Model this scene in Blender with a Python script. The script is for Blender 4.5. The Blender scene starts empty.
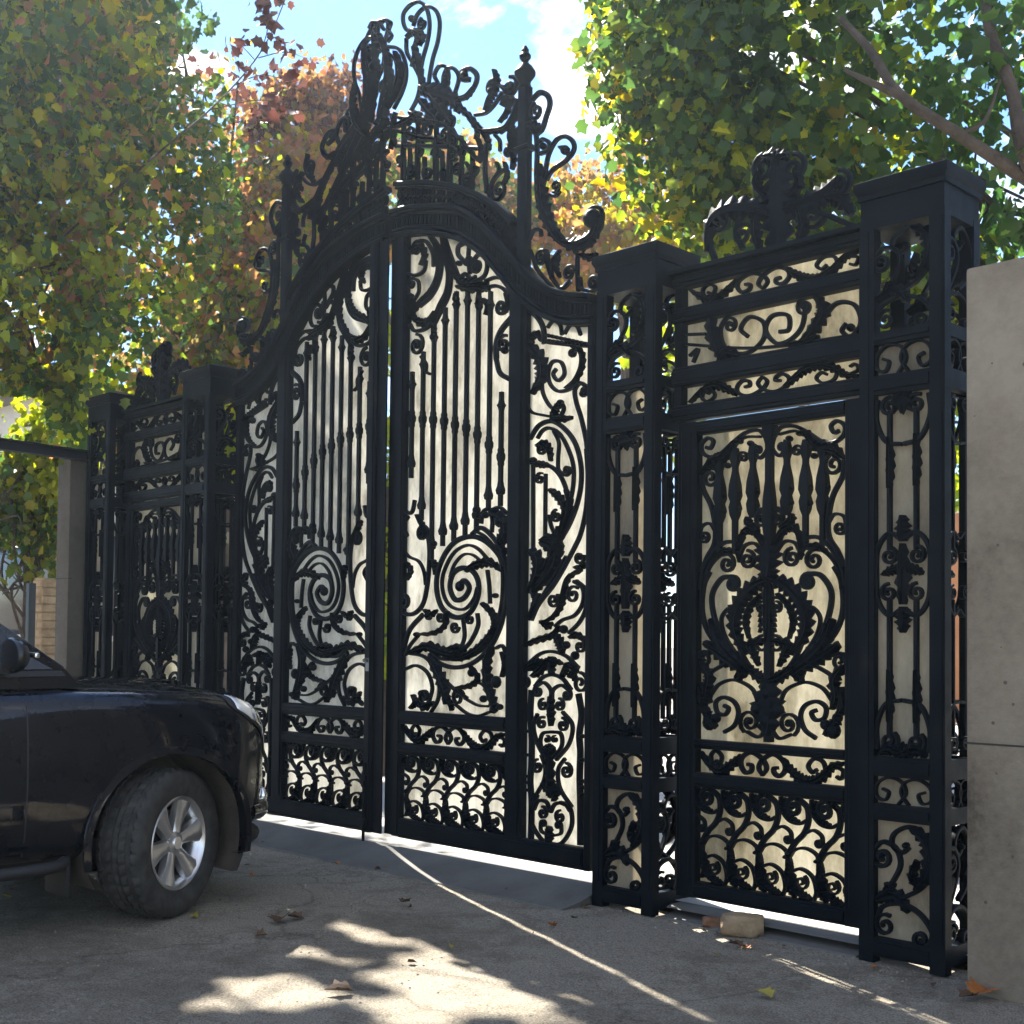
import bpy, bmesh, math, random
import numpy as np
from mathutils import Vector, Matrix
random.seed(7); rng = np.random.default_rng(11)
scene = bpy.context.scene
COL = scene.collection
PI = math.pi

# ------------------------------------------------------------------ camera
FOC, YAW, PIT, ROL, CY = 1266.954, 0.78860, 0.0320388, -0.0101208, 602.846
CAM = np.array([6.752, -5.509, 1.45])
R0 = np.array([math.cos(YAW), math.sin(YAW), 0]); F0 = np.array([-math.sin(YAW), math.cos(YAW), 0]); U0 = np.array([0, 0, 1.0])
V0 = math.cos(PIT)*U0 - math.sin(PIT)*F0
RGT = math.cos(ROL)*R0 - math.sin(ROL)*V0
UPV = math.sin(ROL)*R0 + math.cos(ROL)*V0
FWD = math.sin(PIT)*U0 + math.cos(PIT)*F0
def ray(x, y): return (x-512)/FOC*RGT - (y-CY)/FOC*UPV + FWD
def at(x, y, t): return CAM + ray(x, y)*t
def gnd(x, y, h=0.0):
    r = ray(x, y); return CAM + r*((h-CAM[2])/r[2])
def pl(x, y, d=0.0):                       # survey point on the gate plane (metres right of centre, height)
    r = ray(x, y); p = CAM + r*((-d-CAM[1])/r[1]); return p[0], p[2]
def proj(p):
    v = np.asarray(p)-CAM; z = v@FWD
    return 512+FOC*(v@RGT)/z, CY-FOC*(v@UPV)/z, z
cd = bpy.data.cameras.new("camera"); cam = bpy.data.objects.new("camera", cd); COL.objects.link(cam)
cd.sensor_width = 36; cd.lens = FOC/1024*36; cd.shift_y = (CY-512)/1024; cd.clip_end = 2000; cd.clip_start = .05
M = Matrix.Identity(4)
for i in range(3):
    M[i][0], M[i][1], M[i][2], M[i][3] = RGT[i], UPV[i], -FWD[i], CAM[i]
cam.matrix_world = M
scene.camera = cam

# ------------------------------------------------------------------ materials
def mat(name, base=(.5,.5,.5), rough=.5, metal=0, spec=.5, **kw):
    m = bpy.data.materials.new(name); m.use_nodes = True
    b = m.node_tree.nodes["Principled BSDF"]
    b.inputs["Base Color"].default_value = (*base, 1); b.inputs["Roughness"].default_value = rough
    b.inputs["Metallic"].default_value = metal; b.inputs["Specular IOR Level"].default_value = spec
    for k, v in kw.items(): b.inputs[k].default_value = v
    return m
def nd(m, t, **kw):
    n = m.node_tree.nodes.new(t)
    for k, v in kw.items():
        if k.startswith("i_"):
            key = k[2:]
            if key.isdigit(): key = int(key)
            n.inputs[key].default_value = v
        else: setattr(n, k, v)
    return n
def lk(m, a, b): m.node_tree.links.new(a, b)
def ramp(m, fac, stops):
    r = nd(m, "ShaderNodeValToRGB")
    e = r.color_ramp.elements
    while len(e) < len(stops): e.new(.5)
    for k, (p, c) in enumerate(stops):
        e[k].position = p; e[k].color = (*c, 1) if len(c) == 3 else c
    lk(m, fac, r.inputs[0]); return r
def noise(m, scale, detail=6, rough=.6, coord=None, dist=0):
    n = nd(m, "ShaderNodeTexNoise", i_Scale=scale, i_Detail=detail, i_Roughness=rough, i_Distortion=dist)
    if coord is None:
        coord = nd(m, "ShaderNodeNewGeometry").outputs["Position"]
    lk(m, coord, n.inputs["Vector"]); return n.outputs["Fac"]
def bump(m, h, strength=.3, dist=.01, prev=None):
    b = nd(m, "ShaderNodeBump", i_Strength=strength, i_Distance=dist); lk(m, h, b.inputs["Height"])
    if prev: lk(m, prev, b.inputs["Normal"])
    return b.outputs[0]
def bs(m): return m.node_tree.nodes["Principled BSDF"]
def noisy(name, stops, scale, rough=.8, b=.3, bd=.01, detail=8, spec=.3, bscale=None):
    m = mat(name, rough=rough, spec=spec)
    n = noise(m, scale, detail, .62)
    r = ramp(m, n, stops); lk(m, r.outputs[0], bs(m).inputs["Base Color"])
    n2 = noise(m, bscale or scale*6, 8, .7)
    lk(m, bump(m, n2, b, bd), bs(m).inputs["Normal"]); return m

iron = mat("wrought_iron", (.012,.017,.024), .5, 0, .06)
_n = noise(iron, 9, 6); _r = ramp(iron, _n, [(.3,(.42,)*3), (.7,(.62,)*3)]); lk(iron, _r.outputs[0], bs(iron).inputs["Roughness"])
_c = ramp(iron, noise(iron, 5, 6), [(.35,(.003,.005,.008)), (.60,(.005,.008,.011)), (.72,(.012,.012,.012)), (.85,(.03,.024,.018))]); lk(iron, _c.outputs[0], bs(iron).inputs["Base Color"])
lk(iron, bump(iron, noise(iron, 70, 4), .25, .003), bs(iron).inputs["Normal"])

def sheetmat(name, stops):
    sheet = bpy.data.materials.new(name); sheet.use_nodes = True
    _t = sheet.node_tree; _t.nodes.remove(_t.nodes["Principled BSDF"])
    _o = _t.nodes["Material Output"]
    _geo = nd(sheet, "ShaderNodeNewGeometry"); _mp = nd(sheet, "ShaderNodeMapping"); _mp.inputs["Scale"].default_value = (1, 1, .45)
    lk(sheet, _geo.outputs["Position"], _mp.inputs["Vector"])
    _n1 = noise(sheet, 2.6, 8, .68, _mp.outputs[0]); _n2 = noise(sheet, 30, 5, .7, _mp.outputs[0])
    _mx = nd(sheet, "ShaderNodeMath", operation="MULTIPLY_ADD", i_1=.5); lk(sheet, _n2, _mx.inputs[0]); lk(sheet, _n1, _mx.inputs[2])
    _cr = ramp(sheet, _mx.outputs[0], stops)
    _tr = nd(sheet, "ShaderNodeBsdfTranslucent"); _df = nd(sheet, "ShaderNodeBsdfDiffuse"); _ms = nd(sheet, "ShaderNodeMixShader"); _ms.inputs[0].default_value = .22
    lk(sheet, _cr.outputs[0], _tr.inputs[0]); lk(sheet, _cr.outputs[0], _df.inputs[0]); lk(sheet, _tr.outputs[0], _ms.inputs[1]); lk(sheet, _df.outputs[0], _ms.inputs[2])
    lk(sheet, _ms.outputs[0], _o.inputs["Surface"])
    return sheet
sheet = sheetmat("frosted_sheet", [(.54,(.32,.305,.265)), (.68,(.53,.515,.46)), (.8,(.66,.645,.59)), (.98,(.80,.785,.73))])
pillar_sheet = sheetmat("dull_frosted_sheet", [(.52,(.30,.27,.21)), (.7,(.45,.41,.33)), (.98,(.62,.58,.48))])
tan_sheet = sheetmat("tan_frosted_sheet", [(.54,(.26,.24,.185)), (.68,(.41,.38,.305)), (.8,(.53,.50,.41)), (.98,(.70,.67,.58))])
def leafmat(name, stops, trans=.5, scale=.9, amt=.6):
    m = bpy.data.materials.new(name); m.use_nodes = True; t = m.node_tree; t.nodes.remove(t.nodes["Principled BSDF"])
    g = nd(m, "ShaderNodeNewGeometry")
    n = noise(m, scale, 3, .5)
    a = nd(m, "ShaderNodeMath", operation="MULTIPLY_ADD", i_1=1-amt); lk(m, g.outputs["Random Per Island"], a.inputs[0])
    b = nd(m, "ShaderNodeMath", operation="MULTIPLY_ADD", i_1=amt*1.7, i_2=-.35*amt); lk(m, n, b.inputs[0]); lk(m, b.outputs[0], a.inputs[2])
    r = ramp(m, a.outputs[0], stops)
    hs = nd(m, "ShaderNodeHueSaturation", i_Saturation=1.1, i_Value=1.9); lk(m, r.outputs[0], hs.inputs["Color"])
    d = nd(m, "ShaderNodeBsdfPrincipled", i_Roughness=.45); d.inputs["Specular IOR Level"].default_value = .35; lk(m, r.outputs[0], d.inputs["Base Color"])
    tr = nd(m, "ShaderNodeBsdfTranslucent"); lk(m, hs.outputs[0], tr.inputs[0])
    mx = nd(m, "ShaderNodeMixShader"); mx.inputs[0].default_value = trans
    lk(m, d.outputs[0], mx.inputs[1]); lk(m, tr.outputs[0], mx.inputs[2]); lk(m, mx.outputs[0], t.nodes["Material Output"].inputs["Surface"])
    return m
green = leafmat("green_foliage", [(.15,(.022,.05,.014)), (.45,(.045,.085,.02)), (.66,(.11,.13,.02)), (.8,(.24,.19,.03)), (.95,(.24,.12,.03))])
deepgreen = leafmat("deep_green_foliage", [(.1,(.02,.05,.014)), (.5,(.038,.08,.02)), (.75,(.07,.12,.025)), (.95,(.2,.2,.03))], amt=.45)
yellow = leafmat("yellowing_foliage", [(.1,(.11,.13,.015)), (.4,(.26,.23,.02)), (.7,(.40,.28,.02)), (.95,(.35,.16,.02))])
orange = leafmat("orange_foliage", [(.1,(.07,.075,.03)), (.3,(.15,.115,.045)), (.5,(.27,.15,.06)), (.7,(.30,.125,.06)), (.95,(.32,.20,.08))])
russet = leafmat("russet_foliage", [(.2,(.06,.022,.018)), (.6,(.10,.04,.03)), (.9,(.10,.08,.03))], trans=.3)
lime = leafmat("lime_foliage", [(.1,(.09,.14,.02)), (.5,(.2,.24,.025)), (.9,(.34,.30,.03))], trans=.6)
bark = noisy("bark", [(.3,(.045,.035,.028)), (.7,(.12,.095,.075))], 6, .9, .8, .03)

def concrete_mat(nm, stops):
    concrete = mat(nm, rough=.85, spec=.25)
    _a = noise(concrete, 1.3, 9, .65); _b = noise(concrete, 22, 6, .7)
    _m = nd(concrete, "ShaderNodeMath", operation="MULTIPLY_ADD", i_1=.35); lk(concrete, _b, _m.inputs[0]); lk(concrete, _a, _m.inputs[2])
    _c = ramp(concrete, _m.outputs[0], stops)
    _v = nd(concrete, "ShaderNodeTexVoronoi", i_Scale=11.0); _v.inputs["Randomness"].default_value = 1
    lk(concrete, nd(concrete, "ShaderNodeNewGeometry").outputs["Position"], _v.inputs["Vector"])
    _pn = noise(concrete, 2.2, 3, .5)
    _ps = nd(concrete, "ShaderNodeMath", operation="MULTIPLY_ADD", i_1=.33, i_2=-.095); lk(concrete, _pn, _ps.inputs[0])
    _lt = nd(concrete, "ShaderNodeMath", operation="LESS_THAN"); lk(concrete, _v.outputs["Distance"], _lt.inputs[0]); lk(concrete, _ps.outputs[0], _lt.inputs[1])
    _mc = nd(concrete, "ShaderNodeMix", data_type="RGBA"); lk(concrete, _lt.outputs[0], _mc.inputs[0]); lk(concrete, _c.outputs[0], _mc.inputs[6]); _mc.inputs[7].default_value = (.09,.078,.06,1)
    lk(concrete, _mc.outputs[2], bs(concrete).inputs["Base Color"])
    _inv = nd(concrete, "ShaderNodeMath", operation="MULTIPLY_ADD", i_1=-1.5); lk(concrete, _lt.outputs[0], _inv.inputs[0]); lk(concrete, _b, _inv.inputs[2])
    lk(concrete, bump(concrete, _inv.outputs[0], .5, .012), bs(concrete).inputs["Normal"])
    return concrete
concrete = concrete_mat("cast_concrete", [(.42,(.07,.056,.039)), (.55,(.15,.122,.088)), (.70,(.205,.17,.124)), (.9,(.26,.22,.165))])
shaded_concrete = concrete_mat("tree_shaded_concrete", [(.42,(.035,.03,.024)), (.62,(.07,.06,.047)), (.88,(.10,.087,.07))])  # same concrete as the right wall, the tree's shade put into its colour
street_m = mat("worn_concrete_street", rough=.85, spec=.3)
_a = noise(street_m, .55, 10, .68, dist=.6); _b = noise(street_m, 5, 9, .72, dist=.4); _c0 = noise(street_m, 42, 8, .75)
_m1 = nd(street_m, "ShaderNodeMath", operation="MULTIPLY_ADD", i_1=.75); lk(street_m, _b, _m1.inputs[0]); lk(street_m, _a, _m1.inputs[2])
_m2 = nd(street_m, "ShaderNodeMath", operation="MULTIPLY_ADD", i_1=.42, ); lk(street_m, _c0, _m2.inputs[0]); lk(street_m, _m1.outputs[0], _m2.inputs[2])
_m3 = nd(street_m, "ShaderNodeMath", operation="SUBTRACT", i_1=.13); lk(street_m, _m2.outputs[0], _m3.inputs[0]); _m2 = _m3
_c = ramp(street_m, _m2.outputs[0], [(.57,(.065,.053,.038)), (.67,(.17,.144,.106)), (.80,(.28,.243,.185)), (.93,(.36,.315,.245)), (1.0,(.44,.39,.31))])
_g = noise(street_m, 120, 3, .6)
_gr = ramp(street_m, _g, [(.34,(.35,.34,.33)), (.5,(.95,.95,.95)), (.7,(1.5,1.45,1.38))])
_mm = nd(street_m, "ShaderNodeMix", data_type="RGBA", blend_type="MULTIPLY"); _mm.inputs[0].default_value = .8
lk(street_m, _c.outputs[0], _mm.inputs[6]); lk(street_m, _gr.outputs[0], _mm.inputs[7]); lk(street_m, _mm.outputs[2], bs(street_m).inputs["Base Color"])
_vc = nd(street_m, "ShaderNodeTexVoronoi", feature="DISTANCE_TO_EDGE", i_Scale=.42)
_wn = nd(street_m, "ShaderNodeTexNoise", i_Scale=2.5, i_Detail=6); lk(street_m, nd(street_m, "ShaderNodeNewGeometry").outputs["Position"], _wn.inputs["Vector"])
_va = nd(street_m, "ShaderNodeVectorMath", operation="SCALE"); _va.inputs[3].default_value = .7; lk(street_m, _wn.outputs["Color"], _va.inputs[0])
_vb = nd(street_m, "ShaderNodeVectorMath", operation="ADD"); lk(street_m, _va.outputs[0], _vb.inputs[0]); lk(street_m, nd(street_m, "ShaderNodeNewGeometry").outputs["Position"], _vb.inputs[1]); lk(street_m, _vb.outputs[0], _vc.inputs["Vector"])
_ck = ramp(street_m, _vc.outputs["Distance"], [(.0,(.45,.44,.43)), (.005,(.75,.75,.75)), (.010,(1,1,1))])
_m4 = nd(street_m, "ShaderNodeMix", data_type="RGBA", blend_type="MULTIPLY"); _m4.inputs[0].default_value = .6
lk(street_m, _mm.outputs[2], _m4.inputs[6]); lk(street_m, _ck.outputs[0], _m4.inputs[7]); lk(street_m, _m4.outputs[2], bs(street_m).inputs["Base Color"])
_b1 = bump(street_m, _b, 1.0, .12); _b2 = bump(street_m, _c0, 1.0, .03, _b1); lk(street_m, _b2, bs(street_m).inputs["Normal"])
apron_m = noisy("apron_cement", [(.3,(.075,.072,.065)), (.7,(.13,.125,.112))], 2.5, .85, .35, .008)
yard_m = noisy("yard_paving", [(.3,(.30,.28,.25)), (.7,(.42,.40,.36))], 2, .9, .3, .01)

# ------------------------------------------------------------------ objects
def tag(o, label=None, cat=None, group=None, kind=None):
    if label: o["label"] = label
    if cat: o["category"] = cat
    if group: o["group"] = group
    if kind: o["kind"] = kind
    return o
def empty(name, loc, label=None, cat=None, group=None, rz=0):
    o = bpy.data.objects.new(name, None); COL.objects.link(o); o.location = loc; o.rotation_euler = (0, 0, rz); o.empty_display_size = .2
    return tag(o, label, cat, group)
def mesh_obj(name, v, f, m, parent=None, smooth=35, recalc=True):
    me = bpy.data.meshes.new(name); me.from_pydata([tuple(p) for p in v], [], f)
    if recalc:
        bm = bmesh.new(); bm.from_mesh(me); bmesh.ops.recalc_face_normals(bm, faces=bm.faces); bm.to_mesh(me); bm.free()
    if smooth:
        me.shade_smooth() if hasattr(me, "shade_smooth") else None
        me.set_sharp_from_angle(angle=math.radians(smooth))
    me.materials.append(m)
    o = bpy.data.objects.new(name, me); COL.objects.link(o)
    if parent: o.parent = parent
    return o
def catmull(p, n=6):
    p = [np.array(q, float) for q in p]
    if len(p) < 3:
        return [p[0]+(p[-1]-p[0])*i/n for i in range(n+1)]
    e = [2*p[0]-p[1]]+p+[2*p[-1]-p[-2]]; out = []
    for i in range(1, len(e)-2):
        a, b, c, d = e[i-1:i+3]
        for k in range(n):
            t = k/n
            out.append(.5*((2*b)+(-a+c)*t+(2*a-5*b+4*c-d)*t*t+(-a+3*b-3*c+d)*t**3))
    out.append(p[-1]); return out
def volute(p, t, R, side, turns, rho=.22):
    t = t/np.linalg.norm(t); n = np.array([-t[1], t[0]])*side; c = p+n*R
    a0 = math.atan2(*(p-c)[::-1]); out = []
    N = max(6, int(14*turns))
    for i in range(1, N+1):
        k = i/N; a = a0+side*2*PI*turns*k; r = R*(1-(1-rho)*k)
        out.append(c+r*np.array([math.cos(a), math.sin(a)]))
    return out
def sgn(s): return 1 if s == "L" else -1

class MB:
    """collects solid ironwork in gate coordinates: (s right of centre, h up, d towards the street)"""
    def __init__(self): self.v = []; self.f = []
    def add(self, v, f):
        k = len(self.v); self.v += v; self.f += [tuple(i+k for i in q) for q in f]
    def box(self, s0, s1, h0, h1, d0, d1, bev=0):
        if bev:
            b = bev; ring = [(s0, d0), (s0, d1-b), (s0+b, d1), (s1-b, d1), (s1, d1-b), (s1, d0)]
            if s1-s0 > h1-h0:
                ring = [(h0, d0), (h0, d1-b), (h0+b, d1), (h1-b, d1), (h1, d1-b), (h1, d0)]
                v = [(s, q[0], q[1]) for s in (s0, s1) for q in ring]
            else: v = [(q[0], h, q[1]) for h in (h0, h1) for q in ring]
            n = 6; f = [(i, (i+1) % n, n+(i+1) % n, n+i) for i in range(n)]+[tuple(range(n)), tuple(range(2*n-1, n-1, -1))]
            self.add(v, f); return
        v = [(s, h, d) for s in (s0, s1) for h in (h0, h1) for d in (d0, d1)]
        self.add(v, [(0,1,3,2), (4,6,7,5), (0,4,5,1), (2,3,7,6), (0,2,6,4), (1,5,7,3)])
    def sweep(self, path, rings):
        n = len(rings[0]); v = []; P = [np.array(p) for p in path]; L = len(P)
        for i, p in enumerate(P):
            t = P[min(i+1, L-1)]-P[max(i-1, 0)]; l = np.linalg.norm(t)
            t = t/l if l > 1e-9 else np.array([1., 0]); nn = np.array([-t[1], t[0]])
            for (a, d) in rings[i]:
                q = p+nn*a; v.append((q[0], q[1], d))
        f = [(i*n+j, i*n+(j+1) % n, (i+1)*n+(j+1) % n, (i+1)*n+j) for i in range(L-1) for j in range(n)]
        f += [tuple(range(n)), tuple(range((L-1)*n+n-1, (L-1)*n-1, -1))]
        self.add(v, f)
    def ribbon(self, path, w, d0=-.012, d1=.014, taper=(1, 1)):
        L = len(path); rr = []
        for i in range(L):
            k = i/(L-1); ww = w*(1 if .12 < k < .88 else (taper[0]+(1-taper[0])*k/.12 if k <= .12 else taper[1]+(1-taper[1])*(1-k)/.12))/2
            b = ww*.45
            rr.append([(-ww, d0), (-ww, d1-b), (-ww+b, d1), (ww-b, d1), (ww, d1-b), (ww, d0)])
        self.sweep(path, rr)
    def leaf(self, path, w, d0=-.01, d1=.03):
        L = len(path); rr = []
        for i in range(L):
            k = i/(L-1); base = w*(math.sin(PI*min(1, .10+.86*k))**.7)/2
            s = (1.28, 1.0, .62)[i % 3] if 1 < i < L-2 else 1
            s2 = (1.28, 1.0, .62)[(i+1) % 3] if 1 < i < L-2 else 1
            a, b = base*s+.003, base*s2+.003; e = d0+(d1-d0)*.35
            rr.append([(-a, d0), (-a, e), (-base*.4, d1-.006), (0, d1-.014), (base*.4, d1), (b, e), (b, d0)])
        self.sweep(path, rr)
    def ball(self, s, h, r, rd=None, d=0, seg=10):
        rd = rd or r*.8; v = []; f = []; N = 6
        for i in range(N+1):
            a = -PI/2+PI*i/N
            for j in range(seg):
                b = 2*PI*j/seg; v.append((s+r*math.cos(a)*math.cos(b), h+r*math.cos(a)*math.sin(b), d+rd*math.sin(a)))
        for i in range(N):
            for j in range(seg): f.append((i*seg+j, i*seg+(j+1) % seg, (i+1)*seg+(j+1) % seg, (i+1)*seg+j))
        self.add(v, f)
    def lathe(self, s, prof, d=0, seg=14):
        v = []; f = []
        for (r, h) in prof:
            for j in range(seg): a = 2*PI*j/seg; v.append((s+r*math.cos(a), h, d+r*math.sin(a)))
        for i in range(len(prof)-1):
            for j in range(seg): f.append((i*seg+j, i*seg+(j+1) % seg, (i+1)*seg+(j+1) % seg, (i+1)*seg+j))
        f += [tuple(range(seg)), tuple(range(len(v)-1, len(v)-seg-1, -1))]
        self.add(v, f)
    def square(self, s, prof, d=0):                 # stepped square bar: prof of (half width, height)
        v = [(s+a*q[0], h, d+a*q[1]) for (a, h) in prof for q in ((-1,-1), (1,-1), (1,1), (-1,1))]
        f = [(i*4+j, i*4+(j+1) % 4, (i+1)*4+(j+1) % 4, (i+1)*4+j) for i in range(len(prof)-1) for j in range(4)]
        f += [(0,1,2,3), tuple(range(len(v)-1, len(v)-5, -1))]; self.add(v, f)
    def prism(self, outline, d0, d1, dome=0):
        n = len(outline); c = np.mean(np.array(outline), 0); v = [(a, b, d0) for a, b in outline]
        f = [tuple(range(n))]
        lv = [(1, d1)] if not dome else [(1, d1), (.93, d1+dome*.45), (.7, d1+dome*.85), (.35, d1+dome)]
        k0 = 0
        for (s, d) in lv:
            k = len(v); v += [(c[0]+(a-c[0])*s, c[1]+(b-c[1])*s, d) for a, b in outline]
            f += [(k0+i, k0+(i+1) % n, k+(i+1) % n, k+i) for i in range(n)]; k0 = k
        f.append(tuple(range(k0+n-1, k0-1, -1))); self.add(v, f)
    def build(self, name, m, parent=None, base=(0, 0, 0), mir=1, smooth=35, label=None):
        v = [(mir*s-base[0], -d-base[1], h-base[2]) for s, h, d in self.v]
        o = mesh_obj(name, v, self.f, m, parent, smooth)
        if label: o["label"] = label
        return o
    def shifted(self, dx): 
        q = MB(); q.f = self.f; q.v = [(s+dx, h, d) for s, h, d in self.v]; return q

class Tr:
    lw = 1.0
    """draws scrolls whose points were surveyed from a detail view (origin x0,y0; k units per pixel) onto the gate plane"""
    def __init__(self, mb, x0=0, y0=0, k=1, d=0, mapf=None, sc=None, mirror=None, dz=0):
        self.mb, self.d, self.dz = mb, d, dz; self.mirror = mirror
        if mapf: self.m = mapf; self.sc = sc
        else:
            self.m = lambda x, y: pl(x0+x/k, y0+y/k, d)
            a = pl(x0+64, y0+64, d); b = pl(x0+64, y0+65, d); self.sc = (a[1]-b[1])/k
    def P(self, l): return [np.array(self.m(l[i], l[i+1])) for i in range(0, len(l), 2)]
    def _mir(self, path): return [np.array((2*self.mirror-q[0], q[1])) for q in path]
    def R(self, w, l, a=None, b=None, n=6, d0=-.012, d1=.014, tap=(1, 1)):
        p = catmull(self.P(l), n)
        if b: 
            q = volute(p[-1], p[-1]-p[-2], b[1]*self.sc, sgn(b[0]), b[2]); p = p+q
        if a:
            q = volute(p[0], p[0]-p[1], a[1]*self.sc, sgn(a[0]), a[2]); p = q[::-1]+p
        w *= self.sc; z = self.dz
        for pp in ([p] if self.mirror is None else [p, self._mir(p)]):
            self.mb.ribbon(pp, w, self.d+d0+z, self.d+d1+z, tap)
            if b: self.mb.ball(*pp[-1], w*.62, .018, self.d+z)
            if a: self.mb.ball(*pp[0], w*.62, .018, self.d+z)
    def L(self, w, l, n=7, d1=.03):
        p = catmull(self.P(l), n)
        for pp in ([p] if self.mirror is None else [p, self._mir(p)]): self.mb.leaf(pp, w*self.sc*self.lw, self.d-.01+self.dz, self.d+d1+self.dz)
    def V(self, x, y, r, w, side="L", a0=90, turns=1.7, rho=.2):
        r *= 1.12; w = min(w*.85, r*.36); turns *= .92
        c = np.array(self.m(x, y)); R = r*self.sc; a = math.radians(a0); s = sgn(side)
        p0 = c+R*np.array([math.cos(a), math.sin(a)]); t = s*np.array([-math.sin(a), math.cos(a)])
        p = [p0]+volute(p0, t, R, s, turns, rho); w *= self.sc
        for pp in ([p] if self.mirror is None else [p, self._mir(p)]):
            self.mb.ribbon(pp, w, self.d-.012+self.dz, self.d+.014+self.dz); self.mb.ball(*pp[-1], w*.6, .018, self.d+self.dz)
    def B(self, x, y, r, rd=None):
        r *= .85
        c = self.m(x, y)
        for s in ([c[0]] if self.mirror is None else [c[0], 2*self.mirror-c[0]]): self.mb.ball(s, c[1], r*self.sc, rd or .03, self.d+self.dz)
# ------------------------------------------------------------------ gate leaves
UPR = [(-.02,4.405),(.2,4.395),(.391,4.36),(.694,4.29),(.897,4.16),(1.077,4.0),(1.22,3.86),(1.359,3.71),(1.538,3.585),(1.697,3.52),(1.88,3.475)]
LOW = [(-.02,4.235),(.22,4.215),(.445,4.165),(.703,4.07),(.918,3.935),(1.07,3.79),(1.171,3.68),(1.251,3.6),(1.362,3.507),(1.52,3.41),(1.70,3.345),(1.88,3.32)]
def curve_h(tab, s):
    for a, b in zip(tab, tab[1:]):
        if s <= b[0]: return a[1]+(b[1]-a[1])*(s-a[0])/(b[0]-a[0])
    return tab[-1][1]

def strip_pattern(t):
    """running scroll of the narrow bands: t maps the surveyed band 60..920 x 0..100"""
    t.R(20, [455,100,478,60,450,14,390,-14,335,12,325,55,350,92,385,84,390,55,365,48], tap=(.6,.8))
    t.R(20, [455,100,432,60,460,14,520,-14,575,18,585,62,555,95,525,84,520,60,545,54], tap=(.6,.8))
    t.L(46, [325,8,270,58,205,96,140,70,75,4]); t.R(16, [150,80,140,20,172,-8,207,20,195,60,170,44])
    t.L(46, [570,8,620,60,668,98,730,112,800,74,850,22,915,2]); t.R(16, [690,108,800,70,800,8,750,-8,716,30,740,62,765,44])
    t.R(14, [860,20,905,40,895,80,870,70])
def band(mb, s0, s1, h0, h1, flip=False, d=0):
    sc = (h1-h0)/112
    def mp(x, y):
        u = (x-60)/860; v = (y+12)/124
        return s0+u*(s1-s0), (h1-v*(h1-h0)) if not flip else (h0+v*(h1-h0))
    strip_pattern(Tr(mb, mapf=mp, sc=sc, d=d))
def motif(mb, x0, wd, h0, h1, clip, d=0):
    """one serpent of the repeating dado scroll"""
    def mp(x, y): return min(max(x0+(x-385)/175*wd, clip[0]), clip[1]), h1-(y-312)/580*(h1-h0)
    t = Tr(mb, mapf=mp, sc=(h1-h0)/580, d=d)
    t.R(30, [475,325,522,365,530,440,505,515,455,575,422,640,415,720,425,800,455,850], a=("L",58,1.3))
    t.R(20, [372,318,378,390,420,448,480,462,520,440]); t.L(34, [400,322,392,380,430,435,480,450])
    t.R(17, [340,512,385,490,428,515,436,555], b=("R",26,1.2))
    t.R(17, [425,660,455,615,515,598,575,625,606,690,604,760]); t.B(578,662,16)
    t.L(52, [604,690,592,760,612,850,640,880]); t.L(40, [418,700,440,790,420,860])
    t.R(18, [430,745,490,718,552,752,575,830,562,885]); t.V(490,795,42,16,"R",60,1.5); t.L(44, [440,830,500,868,548,880])
    t.B(470,318,20); t.B(420,640,26)

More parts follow.
